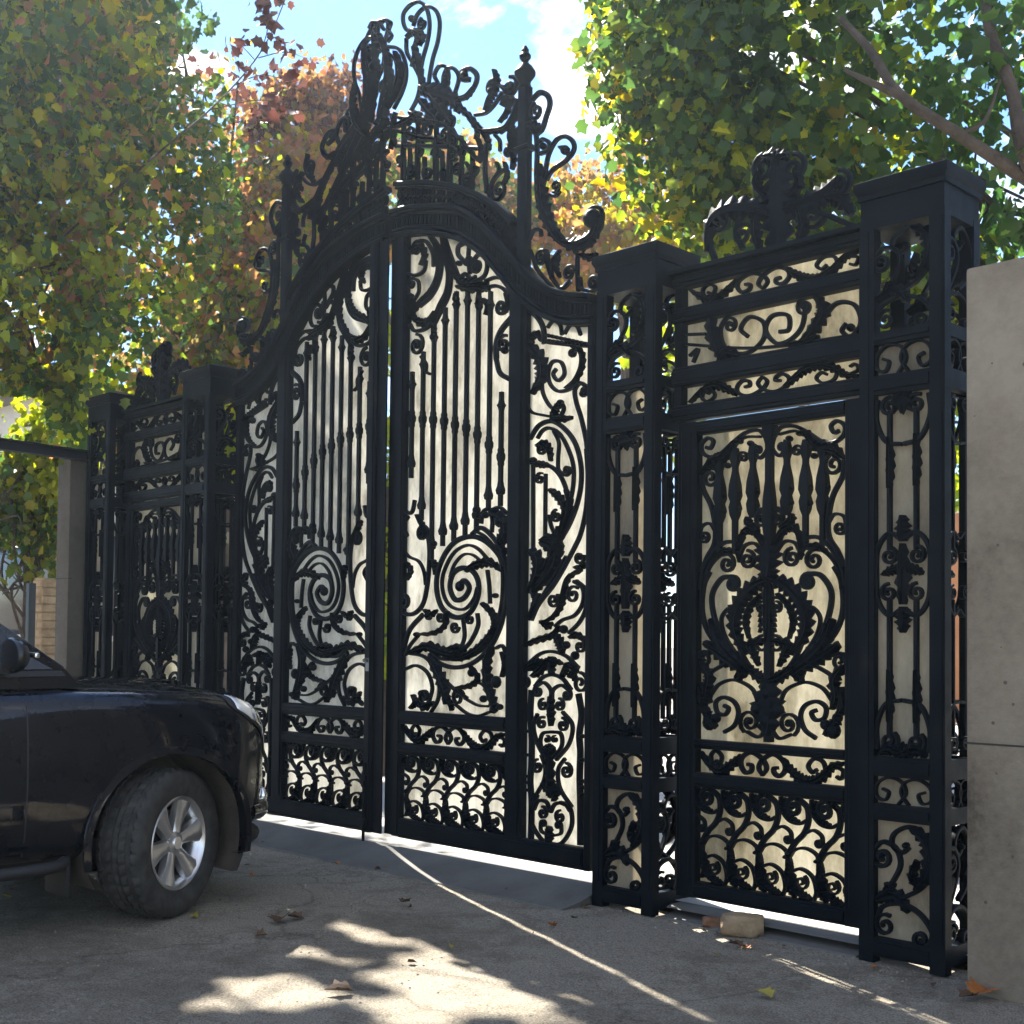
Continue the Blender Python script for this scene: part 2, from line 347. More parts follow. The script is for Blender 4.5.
def make_leaf(mir, side):
    base = (mir*1.86, 0.0, .11)
    other = {1: "right", -1: "left"}[mir]
    lab = {1: "right half of the tall black double gate, fully seen beside the large tan stone",
           -1: "left half of the tall black double gate with leafy cartouche and lock, behind the car"}[mir]
    root = empty("gate_leaf", base, lab, "gate", "two halves of the double gate")
    bl = lambda mb, n, m=iron, p=root, **k: mb.build(n, m, p, base if p is root else base, mir, **k)
    # frame
    mb = MB(); e = .012 if mir < 0 else -.03
    mb.box(.085,.176,.15,4.22,e,e+.05,.008); mb.box(-.007,.085,.15,4.23,*((.03,.042) if mir < 0 else (-.012,-.001))); mb.box(.105,.155,.15,4.2,e+.05,e+.056); bl(mb, "meeting_stile")
    mb = MB(); mb.box(1.178,1.33,.2,curve_h(LOW,1.25)+.06,-.03,.03,.01); mb.box(1.205,1.303,.3,3.66,.03,.042,.006); bl(mb, "inner_stile")
    mb = MB(); mb.box(1.835,1.885,.145,3.45,-.03,.03,.008); bl(mb, "hinge_stile")
    mb = MB(); mb.box(.176,1.835,.145,.272,-.027,.032,.008); mb.box(.19,1.83,.17,.25,.032,.042,.006); bl(mb, "bottom_rail")
    mb = MB(); mb.box(.176,1.178,.697,.778,-.027,.032,.008); mb.box(.176,1.178,.72,.755,.032,.042,.005); bl(mb, "dado_rail")
    mb = MB(); mb.box(.176,1.178,.905,.992,-.027,.032,.008); mb.box(.176,1.178,.93,.965,.032,.042,.005); bl(mb, "lock_rail")
    # ogee arch with mouldings
    up = catmull(UPR, 6); lo = catmull(LOW, 6)
    S = np.linspace(.04, 1.88, 70); U = np.array([curve_h([tuple(q) for q in up], s) for s in S]); Lw = np.array([curve_h([tuple(q) for q in lo], s) for s in S])
    def strand(mb, k, w, d0, d1, off=0):
        mb.ribbon([np.array((s, l+(u-l)*k+off)) for s, u, l in zip(S, U, Lw)], w, d0, d1)
    mb = MB(); strand(mb, .5, .15, -.03, .03); strand(mb, .97, .035, -.04, .075); strand(mb, .80, .02, .0, .052); strand(mb, .03, .03, -.04, .06); strand(mb, .22, .018, 0, .045)
    for s, u, l in list(zip(S, U, Lw))[::1]:
        mb.box(s-.008, s+.008, l+(u-l)*.32, l+(u-l)*.7, .028, .040)
    bl(mb, "arch_rail")
    # pierced band over the arch
    mb = MB(); top = [(.05,4.60),(.348,4.535),(.639,4.44),(.808,4.36),(.95,4.28),(1.138,4.137),(1.2,4.06)]
    tp = [np.array(q) for q in catmull(top, 6)]
    mb.ribbon(tp, .035, -.03, .045); mb.ribbon([q-np.array((0,.028)) for q in tp], .014, -.01, .03)
    for i in range(1, len(tp)-1):
        s = tp[i][0]; a = tp[i][1]-.02; b = curve_h([tuple(q) for q in up], s)+.01
        r = (a-b)/4
        if r < .012: continue
        for j in (1, 3):
            c = np.array((s, b+(a-b)*j/4)); mb.ribbon([c+r*np.array((math.cos(x), math.sin(x))) for x in np.linspace(0, 2*PI, 11)], .012)
        if i % 2: mb.ribbon([np.array((s, b)), np.array((s, a))], .012)
        mb.ball(s, (a+b)/2, .016, .02)
    bl(mb, "pierced_band")
    # bars
    bx = [411.5,422.3,432.8,443.8,454.7,466,477.2,489,501]
    tops = [372,352,325,308,292,288,291,292,392]; bots = [478,520,560,546,541,536,530,511,506]; col = [419,419.5,420,421.5,425,428,435,445,457]
    for x, a, b, c in zip(bx, tops, bots, col):
        s = pl(x, 450)[0]; ht, hb, hc = pl(x, a)[1], pl(x, b)[1], pl(x, c)[1]; w = .0125
        mb = MB(); mb.square(s, [(w,hb),(w,hb+.07),(.019,hb+.075),(.023,hb+.1),(.016,hb+.125),(w,hb+.16),(w,hc-.06),(.016,hc-.045),(.015,hc-.03),(.020,hc-.012),(.021,hc+.012),(.015,hc+.03),(.016,hc+.045),(w,hc+.06),(w,ht-.12),(.016,ht-.1),(.022,ht-.085),(.015,ht-.07),(w,ht-.05),(w,ht)])
        bl(mb, "bar")
    # scrolls under the arch
    mb = MB(); t = Tr(mb, 396, 224, 8)
    t.L(56, [260,80,325,190,345,330,325,450,270,550,190,630,130,720,100,800]); t.R(26, [280,90,345,190,365,330,340,470,280,580,190,660])
    t.L(52, [370,95,395,260,425,400,410,540,350,660,300,790]); t.R(24, [385,90,412,250,440,400,425,560,365,690,310,800])
    t.R(30, [300,340,292,230,240,140,170,140], b=("L",55,1.3)); t.R(26, [240,290,225,370,160,410,90,395]); t.L(60, [120,230,190,180,230,250,200,330])
    t.R(24, [150,600,182,540,178,460,140,435], b=("L",45,1.2)); t.L(44, [110,560,140,620,100,700])
    t.L(44, [365,90,420,240,470,380,530,500]); t.R(28, [380,80,430,230,480,370,520,470])
    t.R(34, [545,150,500,180,495,240,530,285,560,320], b=("L",36,1)); t.R(30, [585,165,578,280,590,400]); t.B(505,315,26)
    t.R(30, [640,460,705,415,728,340,715,265,660,245,620,290], b=("L",60,1.4)); t.B(640,345,45)
    t.L(70, [470,420,540,470,620,490,740,470]); t.L(60, [490,500,580,515,680,510,750,525]); t.R(30, [520,420,560,400,600,440,640,420])
    t.R(24, [715,455,800,428,870,460,915,560]); t.R(26, [725,510,800,495,870,530,900,610,880,680], b=("R",60,1.3)); t.L(40, [880,560,900,650,860,720])
    t.L(36, [480,560,478,600,500,640]); t.B(480,600,34); t.B(665,660,36); t.L(40, [665,560,660,640,670,700]); t.L(40, [700,600,735,660,720,730])
    t.R(48, [800,1080,800,960,840,850,930,740]); t.V(860,960,62,26,"L",60,1.5); t.R(36, [800,1080,830,1190,905,1240]); t.B(870,1010,36)
    t.L(60, [120,720,190,790,270,770,320,700]); t.R(28, [110,800,150,855,240,835,300,770]); t.B(250,780,40); t.B(300,905,38); t.L(40, [300,780,305,860,300,930])
    t.V(165,970,80,28,"R",90,1.6); t.B(165,970,36); t.R(22, [200,1060,240,1120,240,1180,270,1200])
    bl(mb, "upper_scrollwork")
    # lower main scroll
    mb = MB(); t = Tr(mb, 396, 500, 8)
    t.R(34, [250,250,266,380,264,520,248,690,215,830,150,905,80,912,40,870], a=("L",64,1.5), b=("R",70,1.5)); t.R(20, [40,370,100,450,180,490,222,570,238,680])
    t.R(30, [40,40,90,100,130,90,150,0]); t.R(26, [100,130,60,200,90,290]); t.L(44, [170,120,200,180,260,300]); t.L(40, [80,500,120,560,90,640])
    sp = [870,520,800,410,700,320,590,292,470,335,380,450,328,600,328,750,375,875,480,940,585,905,648,790,658,665,612,570,530,543,455,590,430,700,470,795,540,785,585,705,545,645,505,680]
    t.R(40, sp, n=5); t.R(22, [735,475,655,390,570,362,470,415,400,530,368,650,388,780,450,858,550,872,622,790,650,700], n=5)
    t.R(18, [680,490,610,438,535,440,465,520,432,620]); t.B(510,690,52)
    t.L(66, [560,565,650,515,750,500,850,570]); t.R(26, [730,560,745,680,752,830]); t.B(795,765,26)
    t.R(34, [605,275,680,222,775,300,858,440,885,600,882,760,862,900,828,1030,750,1180,620,1300,480,1340,355,1310,265,1235]); t.R(20, [640,250,720,300,810,420,850,560,850,760,830,900,790,1030])
    t.L(70, [690,830,770,910,790,1010,735,1110,640,1200,520,1262,390,1250]); t.R(26, [770,880,800,1000,740,1140,620,1240,480,1280,380,1250])
    t.L(110, [760,90,850,150,870,260,830,350,880,430]); t.R(28, [680,190,695,100,745,75,770,160,765,260]); t.B(830,170,60); t.B(715,120,34); t.R(24, [760,80,830,60,890,110]); t.B(860,330,34)
    t.L(46, [300,480,310,520,320,600]); t.B(300,350,34); t.B(460,215,40); t.B(645,80,40); t.L(40, [230,880,280,920,330,880])
    t = Tr(mb, 396, 612, 8)
    t.L(40, [415,-10,395,100,310,165,160,182]); t.R(20, [415,0,390,110,300,170,165,180]); t.V(355,40,44,22,"R",30,1.4); t.V(265,30,40,20,"L",90,1.2)
    t.R(26, [535,50,548,190,520,290]); t.V(470,120,46,24,"R",0,1.4); t.R(30, [650,10,655,110,600,230,540,300]); t.V(592,58,42,22,"L",90,1.4)
    t.R(38, [215,20,110,140,60,290]); t.R(24, [180,185,110,270,75,345]); t.B(165,180,26)
    t.L(80, [120,320,250,275,370,320,480,335,560,300]); t.R(26, [110,330,240,290,350,370,470,380]); t.L(44, [420,290,500,280,540,320])
    t.R(24, [70,460,160,428,250,485,290,600,270,700], b=("R",70,1.5)); t.R(26, [100,330,220,355,300,440,345,580,335,700,280,800])
    t.L(120, [270,370,340,500,390,630,400,740]); t.R(24, [265,350,370,520,480,630,570,690]); t.V(495,685,64,24,"L",20,1.5); t.L(50, [400,680,440,740,450,790])
    t.R(20, [480,745,570,812,660,830,750,800]); t.R(18, [550,690,650,745,740,755]); t.L(44, [600,440,655,530,590,590,480,605]); t.R(18, [480,605,580,585,670,570,725,620,750,710]); t.B(605,485,42); t.B(700,695,36)
    t.L(100, [770,270,725,420,735,580,775,720,800,800]); t.L(60, [850,320,875,420,850,520]); t.R(24, [800,290,850,270,880,340]); t.B(800,560,60); t.B(780,780,40); t.B(830,760,30)
    t.L(60, [150,700,220,760,300,720]); t.B(205,650,34); t.L(40, [120,770,160,720,140,660])
    bl(mb, "lower_scrollwork")
    mb = MB(); band(mb, .18, 1.17, .782, .903); bl(mb, "scroll_band")
    for i in range(6):
        mb = MB(); motif(mb, .19+i*.192, .192, .268, .70, (.17, 1.185)); bl(mb, "dado_scroll")
    # side panel
    mb = MB(); t = Tr(mb, 500, 310, 8)
    t.R(42, [225,-10,300,60,345,150,352,270]); t.L(50, [250,300,260,220,300,190,330,250]); t.R(24, [380,140,425,88,480,120,495,200]); t.R(24, [515,190,560,122,615,130,645,200])
    for x in range(390, 721, 33): t.B(x, 205+(x-390)*.22, 20); t.B(x+10, 245+(x-390)*.15, 17)
    t.R(24, [385,262,500,275,600,285,720,290]); t.L(46, [575,290,650,340,655,450,605,560,530,625]); t.B(580,345,44)
    t.R(26, [600,600,540,640,460,648,400,590,385,500,420,415,490,420,515,510,465,565,425,515,450,470]); t.R(24, [390,440,342,530,340,650,385,750,440,805])
    t.L(130, [240,290,320,400,330,540,260,670]); t.R(22, [205,720,250,815,390,850]); t.L(80, [480,740,440,810,440,870,580,860]); t.R(26, [490,740,510,790,480,860]); t.B(485,740,30)
    t.R(30, [690,610,640,585,598,640,610,740,650,870,690,1060,708,1260], a=("R",38,1.3)); t.B(665,672,34)
    t = Tr(mb, 500, 420, 8)
    t.R(34, [240,150,310,45,410,10,510,65,595,175,640,320,650,480,622,650,560,820,470,980]); t.R(26, [300,145,340,85,400,65,480,115,550,245,588,385,580,560,540,720,470,900])
    t.R(22, [430,90,470,180,465,300,468,395,515,440], b=("L",42,1.3)); t.R(32, [690,230,702,450,690,690,650,890,590,1030,440,1300,310,1470,250,1600])
    t.L(60, [300,210,350,190,395,240,410,330]); t.V(330,230,44,24,"R",0,1.4); t.L(46, [255,350,330,355,400,365]); t.R(30, [330,370,400,370,470,430,520,530,545,650]); t.L(60, [530,560,560,680,520,850,460,960])
    t.V(320,470,44,22,"L",60,1.4); t.L(70, [400,560,470,620,520,720,490,880]); t.V(450,770,48,22,"L",90,1.5); t.R(24, [390,760,410,850,450,940]); t.B(265,330,44)
    t.R(26, [265,340,265,700,265,1040]); t.R(24, [365,430,362,700,360,1040]); t.L(60, [330,970,400,940,460,1000]); t.L(90, [470,850,470,960,420,1080])
    t = Tr(mb, 500, 540, 8)
    t.L(150, [330,10,420,60,440,160,380,280,280,400]); t.L(120, [240,90,300,150,290,280,230,420]); t.R(26, [530,130,430,300,310,500]); t.L(80, [250,400,290,480,230,640]); t.L(90, [500,30,420,140,340,260])
    t.L(48, [655,235,550,300,510,420,495,510,430,610,330,665]); t.V(425,480,58,24,"R",45,1.5); t.V(585,440,66,24,"L",45,1.5); t.R(26, [590,330,660,385,662,500,600,600,500,640,440,690]); t.R(26, [610,325,685,400,690,530,640,650,550,745])
    t.V(635,140,50,22,"R",20,1.4); t.B(635,140,26); t.L(40, [600,220,650,220,690,180]); t.L(48, [190,845,300,800,420,760,480,690]); t.B(510,715,44); t.L(90, [440,760,480,830,500,920]); t.V(640,850,54,22,"R",100,1.5); t.B(600,925,44); t.B(530,840,40); t.L(44, [560,780,620,760,690,810])
    t.L(50, [330,650,380,690,420,660])
    t = Tr(mb, 500, 640, 8)
    t.R(26, [220,195,320,112,420,92,530,130,630,225]); t.L(80, [225,230,300,195,360,180]); t.L(60, [260,290,330,240,390,160]); t.L(70, [418,280,412,200,410,130]); t.L(56, [500,290,530,230,545,180]); t.L(60, [540,190,590,220,620,260]); t.L(50, [350,170,420,165,500,190])
    t.R(28, [280,370,340,300,420,278,500,310,570,400]); t.V(640,345,76,26,"R",90,1.5); t.V(205,330,60,24,"L",90,1.5); t.L(50, [560,300,590,260,600,330])
    t.R(54, [250,400,240,600,252,800,248,1000,240,1130,250,1300,245,1590]); t.R(54, [625,430,650,600,632,760,640,900,635,1100,640,1300,640,1640])
    for y in (770, 960, 1130, 1180, 1240): t.B(660, y, 22); t.B(225, y-40, 18)
    t.R(26, [405,480,405,400,350,340,290,370], b=("L",46,1.3)); t.R(26, [415,480,425,400,490,362,550,400], b=("R",46,1.3)); t.V(345,520,46,24,"L",90,1.4); t.V(475,520,48,24,"R",90,1.4)
    t.L(80, [405,450,405,560,410,690]); t.V(335,665,48,24,"L",60,1.4); t.V(500,680,52,24,"R",90,1.4); t.R(26, [300,590,268,690,300,830,370,960]); t.R(26, [500,575,578,680,552,830,450,960])
    t.R(26, [410,735,340,750,325,840,385,930]); t.R(26, [410,735,485,750,492,850,425,945]); t.V(378,795,28,18,"R",90,1.3); t.V(440,795,28,18,"L",90,1.3); t.L(80, [350,870,400,880,440,870]); t.L(90, [395,840,395,960,400,1130,405,1260])
    t = Tr(mb, 500, 736, 8)
    t.V(300,245,54,24,"L",90,1.5); t.V(530,280,58,24,"R",90,1.5); t.R(26, [330,150,362,260,345,370,270,500]); t.R(26, [520,180,465,270,480,420,575,570]); t.L(90, [340,380,400,440,450,480]); t.L(60, [440,380,450,450,430,520])
    t.R(28, [300,470,252,600,262,720,350,850,400,870]); t.R(28, [480,530,560,580,572,720,500,850,410,870]); t.R(28, [395,610,372,530,305,520,270,590]); t.R(28, [405,610,440,545,515,540,560,600])
    t.V(340,615,48,24,"R",90,1.4); t.V(480,648,48,24,"L",90,1.4); t.R(22, [385,790,330,760,325,700], b=("R",30,1.2)); t.R(22, [415,800,485,780,490,720], b=("L",32,1.2)); t.L(80, [395,720,390,800,390,900])
    bl(mb, "side_scrollwork")
    # sheets
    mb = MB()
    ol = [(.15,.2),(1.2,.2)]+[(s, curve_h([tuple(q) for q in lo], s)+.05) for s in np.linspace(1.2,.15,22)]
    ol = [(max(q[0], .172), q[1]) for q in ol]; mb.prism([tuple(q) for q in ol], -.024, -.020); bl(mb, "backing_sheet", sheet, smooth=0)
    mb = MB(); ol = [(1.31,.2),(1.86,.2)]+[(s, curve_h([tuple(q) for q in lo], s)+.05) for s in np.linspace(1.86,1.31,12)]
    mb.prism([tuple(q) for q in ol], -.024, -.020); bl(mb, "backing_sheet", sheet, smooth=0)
    # crest
    mb = MB(); t = Tr(mb, 340, 0, 8); t.lw = .72
    t.R(26, [600,235,540,245,508,190,508,110,560,42,630,14,690,65,716,190,700,330,660,480,640,620,655,760]); t.R(26, [585,210,620,115,690,55,762,80,797,180,782,330,742,470,712,640,700,780])
    t.B(575,150,34); t.V(660,190,46,22,"L",100,1.4); t.L(60, [540,300,600,255,665,290,640,370]); t.L(60, [570,240,620,300,600,380]); t.R(28, [530,310,535,420,590,520,640,640,620,780,560,900]); t.L(76, [600,370,625,480,655,640,690,780]); t.L(46, [590,380,600,450,580,540])
    t.R(26, [780,660,756,600,795,528,850,540,868,620,835,700], a=("R",38,1.2)); t.R(26, [850,700,825,640,850,560,905,545,950,620,920,745]); t.V(850,660,44,22,"L",90,1.4)
    t.L(160, [640,700,760,740,900,800,960,900]); t.L(150, [720,760,800,860,900,980]); t.L(120, [640,800,720,900,820,1000]); t.B(690,720,50); t.B(800,940,60); t.L(100, [560,900,660,960,780,1010]); t.L(90, [450,1010,560,960,640,900])
    t = Tr(mb, 440, 50, 8); t.lw = .78
    t.R(40, [110,400,210,372,280,280,292,200,235,148,172,180,180,235,240,235]); t.B(195,200,40); t.L(46, [140,390,220,370,280,300])
    t.L(60, [110,390,170,470,260,560,330,640]); t.R(30, [110,390,180,480,270,570,350,650]); t.L(60, [300,650,400,650,520,630,600,550,640,450]); t.R(26, [280,520,370,500,440,430,500,335]); t.L(80, [370,490,400,400,440,330,460,250,440,160]); t.V(415,300,56,34,"L",60,1.4); t.B(410,330,40)
    t.V(560,300,76,36,"R",90,1.5); t.L(70, [490,290,550,350,545,480,480,580]); t.R(30, [615,390,580,520,520,620]); t.L(60, [500,450,540,380,600,400]); t.B(545,815,54); t.R(26, [440,680,478,730,480,810]); t.L(60, [330,640,380,720,400,800]); t.L(60, [590,600,560,700,600,800]); t.L(60, [240,560,300,640,290,720])
    t.L(70, [560,760,590,860,580,960]); t.L(50, [640,620,600,700,620,800]); t.L(50, [300,700,330,800,320,900])
    t = Tr(mb, 380, 110, 8); t.lw = .6
    t.V(950,640,76,28,"L",150,1.7); t.R(30, [870,740,880,640,920,540,1000,470]); t.R(34, [850,270,838,480,855,660]); t.R(24, [930,420,950,480,910,560]); t.L(50, [1000,420,1020,520,990,600]); t.R(20, [660,600,720,640,840,690])
    for x, y0, w in ((190,60,60), (305,60,50), (450,90,62), (560,120,70), (655,210,40), (740,330,46), (240,260,30), (360,380,30), (500,330,36)):
        t.L(w, [x,y0,x+6,y0+150,x-4,y0+330,x,640+max(0,(x-450))*.12]); t.R(w*.45, [x,y0,x+3,400,x,640+max(0,(x-450))*.12])
    t.L(80, [150,60,330,90,520,120,640,230]); t.L(70, [120,160,300,220,480,250,640,320]); t.L(60, [640,230,720,330,800,420]); t.R(30, [150,290,400,290,620,300,800,310], d1=.02)
    t.L(50, [690,420,740,520,700,620]); t.L(60, [130,20,100,160,130,300])
    for x, y, r in ((250,180,60),(380,160,60),(520,200,60),(250,480,56),(380,500,56),(505,520,54),(620,480,50),(700,560,46),(320,330,50),(450,350,50),(590,360,46),(760,480,44),(160,400,44),(440,60,50),(560,90,50),(660,330,46),(260,60,46),(330,240,44),(460,240,46),(580,250,44)):
        t.V(x, y, r, 22, "LR"[(x//10) % 2], 90+x, 1.6)
    bl(mb, "crest_scrollwork")
    mb = MB(); t = Tr(mb, 440, 50, 8)
    t.R(40, [700,600,800,650,850,530,878,430,855,360,795,342,738,395]); t.V(768,490,64,34,"L",100,1.5); t.L(80, [700,600,760,620,790,680]); t.R(36, [760,620,775,780,770,1000]); t.B(825,770,34); t.R(30, [800,830,870,800,870,740,820,715,790,760])
    t.R(32, [835,1030,865,850,930,720,1000,690,1060,730,1070,800,1010,880,900,960,850,1040]); t.B(1000,800,44); t.L(40, [960,780,1010,800,1030,850])
    t = Tr(mb, 500, 180, 8)
    t.L(120, [310,-120,330,60,350,230,420,400,500,500]); t.R(40, [330,-100,345,100,400,300,480,450,600,520,720,470,800,380,810,300]); t.R(36, [290,-40,300,140,350,310,430,450,540,530,660,545,760,480])
    t.L(110, [500,500,620,520,740,450,790,320]); t.B(740,310,92,.06); t.V(740,310,100,30,"L",-20,1.3); t.V(445,50,44,30,"L",-120,1.4); t.R(22, [390,120,440,130,480,90])
    t.R(28, [235,470,270,405,320,400,330,450]); t.V(330,625,58,30,"L",60,1.5); t.R(26, [240,560,270,640,300,720,420,860]); t.L(44, [370,560,390,680,420,800]); t.R(30, [480,560,415,660,418,780,490,865,560,810]); t.V(555,745,56,26,"L",20,1.5)
    t.R(28, [620,590,618,740,625,890]); t.R(26, [640,780,655,870,730,890], b=("L",64,1.5)); t.L(46, [640,600,720,620,780,590]); t.L(40, [470,600,450,700,480,780]); t.B(610,730,26)
    bl(mb, "shoulder_scrollwork")
    mb = MB(); mb.box(1.232,1.318,3.74,4.90,-.026,.026,.01); mb.box(1.215,1.335,4.50,4.535,-.04,.04,.01); post = bl(mb, "finial_post")
    mb = MB(); mb.lathe(1.275, [(.045,4.90),(.036,4.925),(.038,4.94),(.066,4.98),(.068,5.0),(.046,5.035),(.024,5.055),(.022,5.07),(.036,5.09),(.037,5.105),(.022,5.125),(.024,5.14),(.01,5.165)])
    f = mb.build("finial", iron, None, base, mir); f.parent = post
    return root, bl, base
GL = {m: make_leaf(m, m) for m in (1, -1)}
# cartouche on the meeting edge of the left leaf, and the lock
root, bl, base = GL[-1]
mb = MB(); t = Tr(mb, 340, 0, 8); t.dz = .055
t.R(24, [400,260,378,215,410,180,455,205,440,265,462,310,430,355]); t.R(26, [430,395,520,415,570,520,578,640,545,760,480,890]); t.R(22, [430,440,490,500,505,620,470,760,420,880]); t.R(26, [280,250,310,200,352,215,350,290]); t.V(330,270,44,22,"L",90,1.3); t.L(100, [260,420,300,620,280,860,230,1060]); t.L(90, [440,560,460,700,420,860,350,1000])
t.L(90, [240,360,250,520,265,700,240,900,200,1020]); t.L(80, [320,300,330,420,330,600,320,800,300,1000]); t.L(80, [380,330,420,460,430,620,390,820,360,960]); t.L(60, [490,440,540,580,520,720,440,880]); t.R(24, [225,520,245,390,300,320,370,350]); t.B(330,560,60,.05); t.V(285,450,56,26,"L",90,1.5); t.V(420,520,60,26,"R",90,1.5); t.L(80, [170,700,150,850,180,1000,260,1100]); t.L(80, [420,880,400,1000,340,1100])
t.R(24, [450,560,470,660,430,760]); t.V(300,760,70,26,"R",90,1.6); t.V(400,720,56,24,"L",30,1.5)
mb.v = [(-s, h, d) for s, h, d in mb.v]
mb.build("cartouche", iron, root, base, -1)
mb = MB(); mb.lathe(.14, [(.011,.09),(.011,.62)], .075); mb.box(.115,.165,.2,.24,.05,.09); mb.box(.115,.165,.5,.54,.05,.09); mb.build("drop_bolt", iron, root, base, -1)
mb = MB(); mb.box(.105,.155,1.25,1.34,.043,.07,.008); mb.lathe(.13, [(.018,1.31),(.02,1.33),(.006,1.34)], .085)
steel = mat("worn_steel", (.16,.16,.165), .45, .9)
lk_o = mb.build("lock", steel, root, base, -1)
# ------------------------------------------------------------------ pillars
PW, PD = .425, .175
def make_pillar():
    hw = PW/2
    root = empty("gate_pillar", (0, 0, 0), "x", "pillar")
    bl = lambda mb, n, m=iron, p=root, **k: mb.build(n, m, p, (0, 0, 0), 1, **k)
    for sx in (-1, 1):
        for sd in (-1, 1):
            mb = MB(); a, b = sorted((sx*hw, sx*(hw-.075))); c, d = sorted((sd*PD, sd*(PD-.06)))
            mb.box(a, b, .0, 3.44, c, d); a2, b2 = sorted((sx*(hw-.012), sx*(hw-.05)))
            mb.box(a2, b2, .14, 3.4, *sorted((sd*PD, sd*(PD+.006))))
            bl(mb, "corner_post")
    for h0, h1 in ((.03,.117), (.655,.73), (.856,.948), (2.625,2.715), (2.86,2.92)):
        mb = MB()
        for sd in (-1, 1):
            mb.box(-hw+.075, hw-.075, h0, h1, *sorted((sd*(PD-.004), sd*(PD-.05)))); mb.box(-hw+.075, hw-.075, h0+.02, h1-.02, *sorted((sd*(PD-.004), sd*(PD+.008))))
        for sx in (-1, 1):
            a, b = sorted((sx*(hw-.004), sx*(hw-.05))); mb.box(a, b, h0, h1, -PD+.06, PD-.06)
        bl(mb, "rail")
    mb = MB(); mb.box(-hw+.003, hw-.003, 3.41, 3.56, -PD+.003, PD-.003); mb.box(-hw-.008, hw+.008, 3.55, 3.575, -PD-.008, PD+.008)
    mb.square(0, [(.2,3.575)]*0 or [(hw+.008,3.575),(hw+.022,3.60),(hw+.022,3.635),(hw+.01,3.640),(.02,3.70)])
    k_ = len(mb.v)-20; mb.v = mb.v[:k_]+[(s, h, d*(PD+.022)/(hw+.022)) for s, h, d in mb.v[k_:]]; cap = bl(mb, "cap")
    def infill(mb, mp, sc, plain=0):
        def T(f):
            t = Tr(mb, mapf=f, sc=sc)
            if plain: t.L = lambda *a, **k: None
            return t
        # bottom and top panels surveyed 105..290 x 345..750
        def panel(h0, h1):
            f = lambda x, y: mp((x-105)/185, h1-(y-345)/405*(h1-h0)); t = T(f); t.sc = (h1-h0)/405
            t.R(15, [122,618,165,550,188,490,172,438,132,422,106,445], b=("L",40,1.4)); t.R(15, [195,605,255,560,288,490,272,410,222,362,172,385,160,425,190,452,215,430]); t.L(52, [225,365,272,410,275,500,235,570])
            t.L(30, [240,470,225,530,245,560]); t.R(15, [112,690,130,645,190,625,250,650,288,705,278,745], b=("R",32,1.3)); t.V(138,708,36,14,"L",60,1.5); t.L(50, [112,625,170,600,215,650]); t.L(34, [140,600,155,570,160,600]); t.B(205,425,14); t.B(128,468,12)
        if plain < 2: panel(.117, .657); panel(2.925, 3.405)
        def small(h0, h1):
            f = lambda x, y: mp((x-105)/185, h1-(y-195)/98*(h1-h0)); t = T(f); t.sc = (h1-h0)/98
            for m in ((0, 1) if plain < 2 else ()):
                g = (lambda x, y: f(395-x, y)) if m else f; t.m = g
                t.R(9, [180,293,205,250,190,210,147,199,112,225,110,268,138,280,150,252,130,240])
        small(.73, .856); small(2.715, 2.86)
        h0, h1 = .948, 2.625
        f = lambda x, y: mp((x-105)/185, y); t = T(f); t.sc = sc
        for x in (152, 238):
            t.mb.square(0, [(.001,0),(.001,.001)]) if 0 else None
            t.R(13, [x,h0+.1,x,h0+.5,x,h0+.72]); t.R(13, [x,h0+.95,x,h1-.5,x,h1-.08]); 
            for hh in (h0+.28, h1-.32): t.L(21, [x,hh-.12,x+2,hh,x,hh+.12])
        c = (h0+h1)/2
        for m in ((0, 1) if plain < 2 else ()):
            t.m = (lambda x, y: f(390-x, y)) if m else f
            t.R(12, [192,c+.16,150,c+.19,112,c+.12,108,c,114,c-.12,150,c-.19,192,c-.16]); t.V(150,c+.085,24,11,"R",90,1.5); t.V(150,c-.085,24,11,"L",90,1.5); t.L(24, [192,c+.03,160,c+.02,130,c])
            t.R(12, [192,h0+.26,140,h0+.24,110,h0+.14,112,h0+.03]); t.V(152,h0+.07,26,12,"R",60,1.6); t.R(12, [192,h1-.24,140,h1-.22,108,h1-.12,112,h1-.02]); t.V(152,h1-.06,26,12,"L",60,1.6); t.L(34, [192,h0+.02,150,h0+.04,120,h0+.01])
        t.m = f; t.L(40, [195,c-.14,195,c,195,c+.14]); t.L(44, [195,c+.15,195,c+.2,195,c+.27]); t.L(44, [195,c-.15,195,c-.2,195,c-.27]); t.L(60, [165,h1-.05,195,h1-.04,225,h1-.05]); t.L(50, [165,h0+.03,195,h0+.02,225,h0+.03])
    iw = hw-.07
    mb = MB(); infill(mb, lambda u, h: (-iw+u*2*iw, h), .0016); mb.v = [(s, h, d+PD-.025) for s, h, d in mb.v]; bl(mb, "front_scrollwork")
    mb = MB(); infill(mb, lambda u, h: (-iw+u*2*iw, h), .0016); mb.v = [(s, h, d-PD+.025) for s, h, d in mb.v]; bl(mb, "rear_scrollwork")
    idp = PD-.055
    for sx in (-1, 1):
        mb = MB(); infill(mb, lambda u, h: (-idp+u*2*idp, h), .0012, 1 if sx > 0 else 2); mb.v = [(sx*(hw-.025)+d*sx, h, -s) for s, h, d in mb.v]; bl(mb, "side_scrollwork")
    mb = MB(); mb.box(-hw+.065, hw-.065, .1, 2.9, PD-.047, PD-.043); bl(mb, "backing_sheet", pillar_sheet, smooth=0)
    return root
def copy_tree(o, parent=None):
    c = o.copy(); COL.objects.link(c); c.parent = parent
    for ch in list(o.children): copy_tree(ch, c)
    return c
pil = make_pillar()
